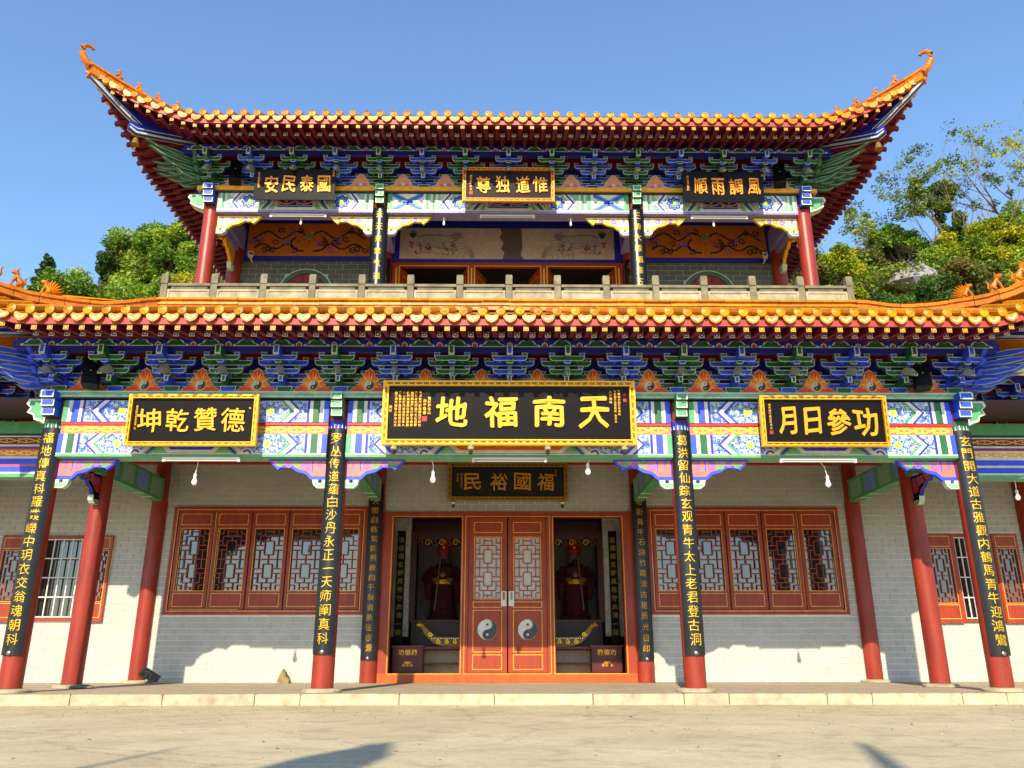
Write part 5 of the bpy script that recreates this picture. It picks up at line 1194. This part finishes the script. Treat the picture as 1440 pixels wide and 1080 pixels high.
# ------------------------------------------------------------------ inside the hall: altars, statues, boxes
def statue(label, x, y, z, s):
    t = thing('guardian_statue', label, 'statue', (x, y, z), group='guardian statues'); mb = MB(); red = lin('48080e')
    mb.lathe([(.34, 0), (.36, .06), (.30, .1), (.27, .5), (.24, .8), (.30, 1.0), (.27, 1.15), (.12, 1.26)], 14, (0, 0, 0), red)
    for q in (-1, 1):
        mb.tube([(q * .22, 0, 1.12), (q * .38, -.08, .92), (q * .2, -.28, .86)], [.12, .13, .09], 8, red); mb.tube([(q * .34, -.08, .85), (q * .32, -.12, .45)], [.12, .05], 7, red)
    mb.build('robe', t, 'cloth', True)
    mb = MB(); mb.lathe([(.06, 1.22), (.10, 1.3), (.115, 1.4), (.10, 1.5), (.05, 1.56)], 12, (0, -.02, 0), lin('7a5040')); mb.tube([(0, -.13, 1.4), (0, -.155, 1.37)], [.02, .02], 5, lin('7a5040'))
    for q in (-1, 1): mb.tube([(q * .2, -.28, .86), (q * .1, -.33, .9)], [.05, .035], 6, lin('7a5040')); mb.disc(q * .04, 1.43, .014, -.13, 'black', 6)
    mb.tube([(0, -.1, 1.32), (0, -.16, 1.15), (0, -.16, 1.0)], [.06, .05, .01], 6, 'black'); mb.build('head', t, 'paint', True)
    mb = MB(); mb.lathe([(.13, 1.5), (.16, 1.54), (.12, 1.62), (.10, 1.74), (.02, 1.78)], 10, (0, 0, 0), 'red'); mb.disc(0, 1.6, .03, -.14, 'gold', 8); mb.build('headdress', t, 'paint', True)
    mb = MB(); mb.lathe([(.275, .78), (.285, .82), (.275, .88)], 14, (0, 0, 0), 'gold'); mb.disc(0, .98, .06, -.29, lin('6a5010'), 8); mb.tube([(s * .16, -.32, .2), (s * .05, -.36, 1.35)], [.02, .012], 6, lin('6a5010')); mb.build('ornaments', t, 'gold')
statue('red robed guardian statue behind the left doorway opening', -1.45, 6.6, 1.25, -1)
statue('red robed guardian statue with a tall headdress, behind the right doorway opening', 1.55, 6.6, 1.25, 1)
for sx, s in ((-1, 'left'), (1, 'right')):
    x0, x1 = sorted((sx * .85, sx * 2.1)); cx = (x0 + x1) / 2; w = (x1 - x0) / 2
    t = thing('altar_shrine', f'dark carved shrine housing a statue behind the {s} opening', 'shrine', (cx, 6.7, 0), group='shrines inside the hall')
    mb = MB(); mb.box(-w, w, -.5, .6, 0, 1.24, lin('3a1210')); mb.box(-w - .04, w + .04, -.55, .6, 1.20, 1.245, lin('5a1a14')); mb.build('base', t, 'lacquer')
    for q in (-1, 1): mb = MB(); mb.box(q * w - .06, q * w + .06, -.5, -.4, 1.245, 3.2, lin('4a1412')); mb.build('post', t, 'lacquer')
    mb = MB(); mb.box(-w, w, -.48, .6, 3.0, 3.4, lin('4a1412'))
    for i in range(7): curl(mb, -w + .15 + i * (2 * w - .3) / 6, 2.93, .08, -.49, 'gold' if i % 2 else lin('7a3a1c'), .02, 1 if i % 2 else -1)
    mb.build('canopy', t, 'lacquer'); mb = MB(); mb.rect(-w, w, 1.25, 3.1, .58, lin('5a5148')); mb.build('back_panel', t, 'paint')
    t = thing('altar_table', f'low dark red altar table with open shelves behind the {s} opening', 'table', (cx - sx * .1, 5.2, 0), group='altar tables')
    mb = MB(); mb.box(-.75, .75, -.3, .3, .62, .67, lin('6a1812')); mb.build('tabletop', t, 'lacquer'); mb = MB(); mb.box(-.72, .72, -.28, .28, .33, .36, lin('5a1612')); mb.build('shelf', t, 'lacquer')
    for qx in (-1, 1):
        for qy in (-1, 1): mb = MB(); mb.box(qx * .7 - .03, qx * .7 + .03, qy * .27 - .03, qy * .27 + .03, 0, .62, lin('6a1812')); mb.build('leg', t, 'lacquer')
    mb = MB(); mb.rect(-.68, .68, .02, .33, .1, lin('b8a080')); mb.rect(-.68, .68, .36, .6, .1, lin('b8a080')); mb.build('back_board', t, 'paint')
    t = thing('incense_boat', f'golden boat shaped incense burner on the {s} altar table', 'incense burner', (cx - sx * .32, 5.15, .67), group='incense boats')
    mb = MB(); P = []
    top = [(sx * a, b_) for a, b_ in ((.60, .46), (.50, .36), (.40, .24), (.3, .19), (0, .18), (-.3, .18))]; bot = [(sx * a, b_) for a, b_ in ((-.3, 0), (0, -.0), (.22, .02), (.36, .07), (.54, .24), (.64, .42))]
    P = top + bot; P = P if sx < 0 else P
    if sx > 0: P = P
    mb.prism(P if sx < 0 else P[::-1] if False else P, -.09, .09, lin('7c5c14')); mb.build('hull', t, 'gold')
    mb = MB()
    for i in range(9): curl(mb, sx * (-.25 + i * .085), .11 + max(0, i - 6) * .07, .05, -.094, lin('3a2808') if i % 2 else 'yellow', .02, 1 if i % 2 else -1)
    for i in range(16): mb.disc(sx * (-.28 + i * .045), .165, .014, -.0955, 'cream', 6)
    mb.tube([(sx * .62, 0, .42), (sx * .7, 0, .44), (sx * .66, 0, .5)], [.05, .05, .02], 7, 'gold'); mb.build('relief', t, 'gold')
    bx = sx * 2.0
    t = thing('donation_box', f'dark red donation box lettered 功德箱 behind the {s} opening', 'donation box', (bx, 4.95, 0), group='donation boxes')
    mb = MB(); mb.box(-.3, .3, -.2, .2, .17, .66, lin('5a1412')); mb.box(-.27, .27, -.17, .17, 0, .17, lin('3a0e0c')); mb.box(-.33, .33, -.23, .23, .66, .69, lin('7a1c16')); mb.build('body', t, 'lacquer')
    mb = MB()
    for i, c in enumerate('功德箱' if sx < 0 else '箱德功'):
        V, F = text_raw(c, .12, .02, 1); mb.add([(-.13 + .13 * i + a, -.203, .56 + b_) for a, b_ in V], F, 'gold')
    for k in range(5): curl(mb, -.08 + .04 * k, .32 + .04 * (k % 2), .03, -.204, 'gold', .012, 1 if k % 2 else -1)
    mb.disc(0, .36, .03, -.206, 'gold', 6); mb.build('lettering', t, 'gold', kind='stuff')
    mb = MB(); mb.box(-.09, .09, -.02, .02, 0, 2.4, lin('101010')); 
    for k in range(12):
        V, F = text_raw('道德通玄靜真常守太清一陽'[k], .13, .02, 1); mb.add([(a, -.022, 2.2 - k * .18 + b_) for a, b_ in V], F, lin('9a8040'))
    o = mb.build('inner_couplet', None, 'black'); o.location = (sx * 2.35, 5.9, .75); tag(o, f'tall narrow black board with dim writing on the {s} inside the hall', 'couplet board')

# ------------------------------------------------------------------ hillside and vegetation
SKX = [-60, -40, -30.6, -28.7, -26.4, -25.2, -24.1, -22.9, -21.2, -18.5, -10, 0, 15, 19.5, 21.7, 23, 25.4, 26.9, 28.5, 30.2, 33, 60]
SKZ = [18, 20.5, 21.6, 21.9, 22.6, 23.2, 24.0, 24.8, 25.2, 24.9, 24, 24, 24.5, 24.7, 24.5, 24.5, 25.5, 26.4, 26.8, 27.2, 27, 25]
def hill_z(X, Y):
    t = max(0, (Y - 14.5) / (34 - 14.5)); h = float(np.interp(X * 33 / max(20, min(Y, 40)) if Y < 34 else X, SKX, SKZ)) - 2.7 + .4 * math.sin(X * .7 + Y * .3)
    return -.2 + (h * t if t < 1 else h - (t - 1) * 6)
mb = MB(); nx, ny = 70, 30; V = []
for j in range(ny):
    for i in range(nx): X = -75 + 150 * i / (nx - 1); Y = 14.5 + 60 * j / (ny - 1); V.append((X, Y, hill_z(X, Y) + random.uniform(-.3, .3)))
mb.add(V, [(j * nx + i, j * nx + i + 1, (j + 1) * nx + i + 1, (j + 1) * nx + i) for j in range(ny - 1) for i in range(nx - 1)], lin('6f6a3c'))
mb.build('hill', None, 'soil', True, kind='structure')
def leaf_mesh(name, cents, rads, counts, size, cols, seed, flat=.75, shell=.15, upf=0.0):
    r_ = np.random.default_rng(seed); Pn = []; Cn = []
    for (c, rd, n) in zip(cents, rads, counts):
        d = r_.normal(size=(n, 3)); d /= np.linalg.norm(d, axis=1)[:, None]
        rr_ = (shell + (1 - shell) * r_.random(n) ** .5)[:, None] * (1 + .15 * np.sin(d[:, :1] * 7 + seed) * np.cos(d[:, 1:2] * 6))
        p = np.array(c) + d * rr_ * np.array(rd); Pn.append(p)
        tint = r_.random() ; base = np.array(cols[r_.integers(len(cols))]); cc = base * (0.75 + .5 * r_.random((n, 1))); cc = cc * (1 + .1 * (tint - .5)); Cn.append(cc)
    P = np.concatenate(Pn); Cc = np.concatenate(Cn); n = len(P)
    a = r_.normal(size=(n, 3)); a[:, 2] *= .6; a /= np.linalg.norm(a, axis=1)[:, None]; b = r_.normal(size=(n, 3)); b -= (a * b).sum(1)[:, None] * a; b /= np.linalg.norm(b, axis=1)[:, None]
    s = size * (.6 + .8 * r_.random((n, 1)))
    V = np.stack([P - a * s, P - b * s * .45, P + a * s, P + b * s * .45], 1).reshape(-1, 3)
    me = bpy.data.meshes.new(name); me.vertices.add(n * 4); me.loops.add(n * 4); me.polygons.add(n)
    me.vertices.foreach_set('co', V.ravel()); me.loops.foreach_set('vertex_index', np.arange(n * 4)); me.polygons.foreach_set('loop_start', np.arange(n) * 4); me.polygons.foreach_set('loop_total', np.full(n, 4))
    me.update(calc_edges=True); me.materials.append(M['leaf'])
    at = me.color_attributes.new('Col', 'FLOAT_COLOR', 'CORNER'); cc = np.repeat(np.concatenate([Cc, np.ones((n, 1))], 1), 4, axis=0).astype(np.float32); at.data.foreach_set('color', cc.ravel()); return me
GR = [lin('6a8c2a'), lin('567c24'), lin('7c9c30'), lin('8ea634')]
YG = [lin('9ca820'), lin('8c9c1e'), lin('b2ac24'), lin('788c24')]
OL = [lin('6c7030'), lin('7a7436'), lin('586428')]
DG = [lin('4a6a2a'), lin('587830'), lin('40602a')]
def tree(label, X, Y, h, w, cols, seed, n=9000, size=.17, blobs=14, cat='tree', name='broadleaf_tree', trunk=True, group='trees on the hillside'):
    r_ = random.Random(seed); z0 = hill_z(X, Y) - .2; t = thing(name, label, cat, (X, Y, z0), group=group)
    mb = MB(); cents = []; rads = []; cnt = []
    for i in range(blobs):
        a = r_.uniform(0, 6.283); rr_ = w * .62 * math.sqrt(r_.random()); zz = h * (.38 + .5 * r_.random() * (1 - .45 * rr_ / w)); c = (rr_ * math.cos(a), rr_ * math.sin(a), zz)
        k = r_.uniform(.15, .36) * w * (1 - .25 * zz / h); cents.append(c); rads.append((k, k, k * .7)); cnt.append(max(50, int(n / blobs * k / (.32 * w))))
        mb.tube([(0, 0, h * .2), (c[0] * .45, c[1] * .45, zz * .6), (c[0] * .9, c[1] * .9, zz)], [.06 * w * .3 + .03, .03 + .01 * w, .015], 5, lin('5a4c38'), cap=False)
    mb.tube([(0, 0, -.3), (r_.uniform(-.1, .1), 0, h * .25), (0, 0, h * .6)], [.05 * w + .05, .04 * w + .04, .03], 7, lin('5a4c38')); mb.build('trunk', t, 'bark')
    link('crown', leaf_mesh('crown', cents, rads, cnt, size, cols, seed), t)
    return t
LT = [  # label, X, Y, h, w, palette
    ('low bush at the left edge of the hillside behind the roof', -32.5, 34, 3.6, 3.0, GR, 'shrub'),
    ('small round tree left of the dark conifer on the hillside', -30.2, 33, 3.7, 2.3, OL, 'tree'),
    ('rounded bright green tree right of the dark conifer', -25.6, 33, 4.5, 3.0, GR, 'tree'),
    ('thin topped tree in the dip of the left tree line', -23.9, 34, 4.6, 2.0, DG, 'tree'),
    ('spreading green tree left of the tallest left tree', -22.4, 33.5, 4.9, 2.8, GR, 'tree'),
    ('tallest green tree on the left hillside near the red roof corner', -20.6, 33, 5.2, 3.0, GR, 'tree'),
    ('green tree partly behind the left upper roof corner', -18.0, 33, 4.8, 3.2, GR, 'tree'),
    ('leafy shrub low behind the left end of the balustrade', -16.6, 28, 5.4, 2.6, YG, 'shrub'),
    ('light green shrub below the tallest left tree', -18.2, 29, 5.0, 2.6, GR, 'shrub'),
    ('olive shrub on the slope below the conifer', -24.4, 29, 4.6, 2.8, OL, 'shrub'),
    ('green shrub above the left hip ridge of the roof', -20.4, 27, 5.2, 2.6, GR, 'shrub'),
    ('yellow green shrub just left of the balustrade', -14.9, 25.5, 6.0, 2.2, YG, 'shrub'),
    ('dense shrub between the roof beasts and the balustrade', -17.6, 25.5, 5.6, 2.4, GR, 'shrub'),
    ('dark shrub at far left below the conifer', -26.6, 29, 4.2, 2.4, DG, 'shrub'),
]
RTR = [
    ('olive tree right behind the right upper column', 18.2, 33, 4.6, 2.6, OL, 'tree'),
    ('sparse yellow green tree beside the right balustrade post', 20.4, 33.5, 4.4, 2.4, YG, 'tree'),
    ('olive shrub on the skyline right of the temple', 22.6, 34, 4.2, 2.6, OL, 'shrub'),
    ('green tree on the skyline left of the tall thin tree', 25.2, 34, 4.6, 2.6, GR, 'tree'),
    ('bright yellow green tree right of the tall thin tree', 28.4, 32, 5.0, 2.8, YG, 'tree'),
    ('large bright green tree near the right edge of the photo', 30.4, 32, 5.4, 2.8, YG, 'tree'),
    ('green tree at the right edge above the roof beasts', 33.0, 33, 5.4, 3.2, GR, 'tree'),
    ('vivid yellow shrub right of the last balustrade post', 18.1, 28, 5.4, 2.4, [lin('a8a01c'), lin('8e961c'), lin('b0a828')], 'shrub'),
    ('dark green shrub in the hollow below the grey rock', 20.6, 28, 5.0, 2.3, DG, 'shrub'),
    ('dark shrub behind the fan tailed roof beast', 22.8, 28, 5.0, 2.4, DG, 'shrub'),
    ('yellow green shrub low by the right hip ridge', 17.9, 24.5, 6.0, 2.0, YG, 'shrub'),
    ('olive shrub above the right roof beasts', 25.6, 28, 5.0, 2.6, OL, 'shrub'),
    ('green shrub at the far right below the bright tree', 28.4, 28, 5.0, 2.8, YG, 'shrub'),
    ('mixed shrub between balustrade and yellow shrub', 15.6, 27, 5.0, 2.2, OL, 'shrub'),
]
for i, (lb, X, Y, h, w, cl, cat) in enumerate(LT + RTR):
    tree(lb, X, Y, h, w, cl, 100 + i, n=19000 if cat == 'tree' else 14000, size=.105 if cat == 'tree' else .10, blobs=30, cat=cat, name='broadleaf_tree' if cat == 'tree' else 'shrub', group='trees on the hillside' if cat == 'tree' else 'shrubs on the hillside')
# dark conifer on the left
X, Y = -27.6, 32.5; t = thing('conifer_tree', 'small dark pointed conifer rising above the left tree line', 'conifer', (X, Y, hill_z(X, Y) - .2))
ce = []; rd = []; cn = []
for i in range(34):
    z = 1.6 + 4.2 * i / 33; r0 = 1.15 * (1 - i / 36) + .1; a = i * 2.4; ce.append((r0 * .7 * math.cos(a), r0 * .7 * math.sin(a), z)); rd.append((r0 * .55, r0 * .55, .22)); cn.append(260)
link('crown', leaf_mesh('crown', ce, rd, cn, .13, DG, 55), t); mb = MB(); mb.tube([(0, 0, -.3), (0, 0, 5.6)], [.16, .03], 6, lin('4a3c2c')); mb.build('trunk', t, 'bark')
# tall thin tree with bare branches on the right
def branchy(t, base, segs, seed, spread=.5, ln=2.2, rad=.12, depth=4, leafcols=None, leafn=60, bare=.4, lean=(0, 0), up=.55):
    r_ = random.Random(seed); mb = MB(); ce = []; rd = []; cn = []
    def go(p, d, l, r, k):
        q = p; pts = [p]; rs = [r]
        for s in range(4):
            d = (d + Vector((r_.uniform(-1, 1), r_.uniform(-1, 1), r_.uniform(-.5, 1) * .6)) * .16).normalized(); q = q + d * l / 4; pts.append(q); rs.append(r * (1 - .5 * (s + 1) / 4))
        mb.tube(pts, rs, 5 if r > .03 else 3, lin('6a5a44'), cap=False)
        if k == 0 or (k == 1 and r_.random() < .5):
            if r_.random() > bare: ce.append(tuple(q)); e = r_.uniform(.25, .6); rd.append((e, e, e * .8)); cn.append(int(leafn * r_.uniform(.4, 1.3)))
        if k > 0:
            for _ in range(r_.choice((2, 3, 3))):
                i = r_.randint(2, 4); dd = (d + Vector((r_.uniform(-1, 1) * spread * 1.5, r_.uniform(-1, 1) * spread, r_.uniform(-.3, up)))).normalized(); go(pts[i], dd, l * r_.uniform(.55, .8), rs[i] * .75, k - 1)
    for d, l, r, k in segs: go(Vector(base), Vector(d).normalized(), l, r, k)
    mb.build('branches', t, 'bark')
    if ce: link('foliage', leaf_mesh('foliage', ce, rd, cn, .10, leafcols or OL, seed, shell=.1), t)
X, Y = 27.6, 32; t = thing('slender_tree', 'tall slender tree with a dark leafy core and bare branches against the sky', 'tree', (X, Y, hill_z(X, Y)))
branchy(t, (0, 0, 1.6), [((-.25, 0, 1), 3.4, .13, 5), ((-1, 0, .55), 3.6, .12, 5), ((.5, 0, 1), 3.0, .1, 4), ((1.2, 0, .8), 3.4, .1, 4), ((0, 0, 1), 3.6, .14, 5), ((-.7, 0, 1), 2.6, .07, 5)], 12, leafcols=[lin('5f7430'), lin('7a8a3a'), lin('49602a')], leafn=45, bare=.72)
ce, rd, cn = [], [], []; r_ = random.Random(5)
for i in range(26): z = 3.2 + i * .16; w_ = .75 * (1 - abs(i - 12) / 20); ce.append((-.1 + r_.uniform(-w_, w_), r_.uniform(-.4, .4), z)); e = r_.uniform(.25, .5); rd.append((e, e, e)); cn.append(420)
link('crown', leaf_mesh('crown', ce, rd, cn, .09, [lin('39501f'), lin('2f461c'), lin('4d6428'), lin('6b7a2c')], 77, shell=.05), t)
mb = MB(); mb.tube([(0, 0, -.5), (0, 0, 1.0), (0, 0, 1.7)], [.22, .18, .16], 8, lin('6a5a44')); mb.build('trunk', t, 'bark')
X, Y = 33.0, 33; t = thing('bare_tree', 'leafless branching tree reaching up at the right edge of the photo', 'tree', (X, Y, hill_z(X, Y)))
branchy(t, (0, 0, 1.5), [((-.7, 0, .9), 4.0, .14, 5), ((.2, 0, 1), 4.4, .13, 5), ((-.3, 0, 1), 4.6, .1, 4), ((.8, 0, 1), 4.0, .1, 4)], 21, leafcols=YG, leafn=40, bare=.85)
mb = MB(); mb.tube([(0, 0, -.5), (0, 0, 1.6)], [.24, .17], 8, lin('6a5a44')); mb.build('trunk', t, 'bark')
X, Y = 21.2, 33.5; t = thing('bare_tree', 'thin leafless sapling on the skyline right of the temple', 'tree', (X, Y, hill_z(X, Y)))
branchy(t, (0, 0, .5), [((-.3, 0, 1), 2.6, .06, 4), ((.4, 0, 1), 2.4, .06, 4)], 31, leafcols=YG, leafn=30, bare=.6)
# grey rock with branches on the right slope
o = rock('hillside_rock', 'large grey rock outcrop among shrubs on the right hillside', 'rock', 24.4, 31.0, 1.9, lin('8c8684'), 9, hill_z(24.4, 31.0) + 1.2)
# undergrowth over the whole slope
r_ = np.random.default_rng(11); ce, rd, cn = [], [], []
for i in range(760):
    sgn = -1 if i % 2 else 1; X = sgn * r_.uniform(12, 38); Y = r_.uniform(18, 37) if i % 3 else r_.uniform(30, 35); ce.append((X, Y, hill_z(X, Y) + (.7 if i % 3 else r_.uniform(.8, 2.6)))); e = r_.uniform(.7, 1.5); rd.append((e, e, e * .7)); cn.append(420)
o = link('undergrowth', leaf_mesh('undergrowth', ce, rd, cn, .12, GR + GR + YG + OL, 13), None, kind='stuff')
# little weeds growing between the roof tiles
for k, (x, y, z, s, lb) in enumerate(((-4.62, 1.5, 10.78, .16, 'tuft of weeds growing on the upper eave tiles, left of the middle'), (4.55, 1.5, 10.78, .13, 'tuft of weeds growing on the upper eave tiles, right of the middle'))):
    mb = MB(); r2 = random.Random(k)
    for i in range(16):
        a = r2.uniform(-1, 1); mb.add([(a * .05, 0, 0), (a * .05 + .012, 0, 0), (a * s, r2.uniform(-.05, .05), s * r2.uniform(.5, 1))], [(0, 1, 2)], lin('5a6a2c'))
    o = mb.build('weed_tuft', None, 'leaf'); o.location = (x, y, z); tag(o, lb, 'weeds')

# ------------------------------------------------------------------ invented gateway, unseen behind the viewer, added to cast the yard shadows
gate = thing('shadow_gateway', 'unseen gateway with upturned roofs, added behind the viewer to cast shadows on the yard', 'gateway', (-1.4, -19, -.14))
for x in (-3.1, -1.5, 1.5, 3.1):
    mb = MB(); mb.box(x - .2, x + .2, -.2, .2, 0, 5.5 if abs(x) > 2 else 6.2, 'stone'); mb.build('pillar', gate, 'stone')
for (x0, x1, z, tz) in ((-3.3, -1.75, 5.6, 2.25), (1.75, 3.3, 5.6, .9), (-2.0, 1.8, 6.3, 1.7)):  # roof tips drawn up to throw pointed shadows on the yard
    mb = MB(); mb.box(x0 + .3, x1 - .3, -.12, .12, z - 1.0, z, 'stone'); mb.build('lintel', gate, 'stone'); mb = MB(); V = []; n = 16
    for i in range(n + 1):
        t = i / n; x = x0 + (x1 - x0) * t; q = abs(2 * t - 1); e = tz * q ** 9; w = .6 * (1 - .75 * q ** 4); V += [(x, -w, z + e), (x, 0, z + .35 + e * .92), (x, w, z + e), (x, 0, z - .05 + e)]
    mb.add(V, [(i * 4 + j, i * 4 + (j + 1) % 4, (i + 1) * 4 + (j + 1) % 4, (i + 1) * 4 + j) for i in range(n) for j in range(4)] + [(0, 1, 2, 3), (n * 4 + 3, n * 4 + 2, n * 4 + 1, n * 4)], 'tile'); mb.build('gate_roof', gate, 'tile')
mb = MB(); mb.prism([(-2.2, 6.9), (-1.55, 6.9), (-1.6, 7.6), (-1.85, 8.15), (-2.15, 7.5)], -.1, .1, 'tile'); mb.build('shadow_ornament', gate, 'tile')  # added peak, shaped for the broad shadow on the yard

# grit and leaf litter on the yard
mb = MB(); r2 = random.Random(8)
for i in range(900):
    x, y = r2.uniform(-8, 8), -.65 - abs(r2.gauss(0, 1.8)) if i % 3 else r2.uniform(-8, -.7); q = r2.uniform(.004, .014) * (1 if i % 9 else 1.8); a = r2.uniform(0, 3.1)
    c, d = math.cos(a) * q, math.sin(a) * q; k = r2.choice([lin('7a6c50'), lin('5c5340'), lin('b8aa88'), lin('8a6a38')])
    mb.add([(x - c, y - d, -.139), (x + d * .7, y - c * .7, -.139), (x + c, y + d, -.139), (x - d * .7, y + c * .7, -.139), (x, y, -.139 + q * .5)], [(0, 1, 4), (1, 2, 4), (2, 3, 4), (3, 0, 4)], k)
mb.build('gravel_litter', None, 'stone', kind='stuff')
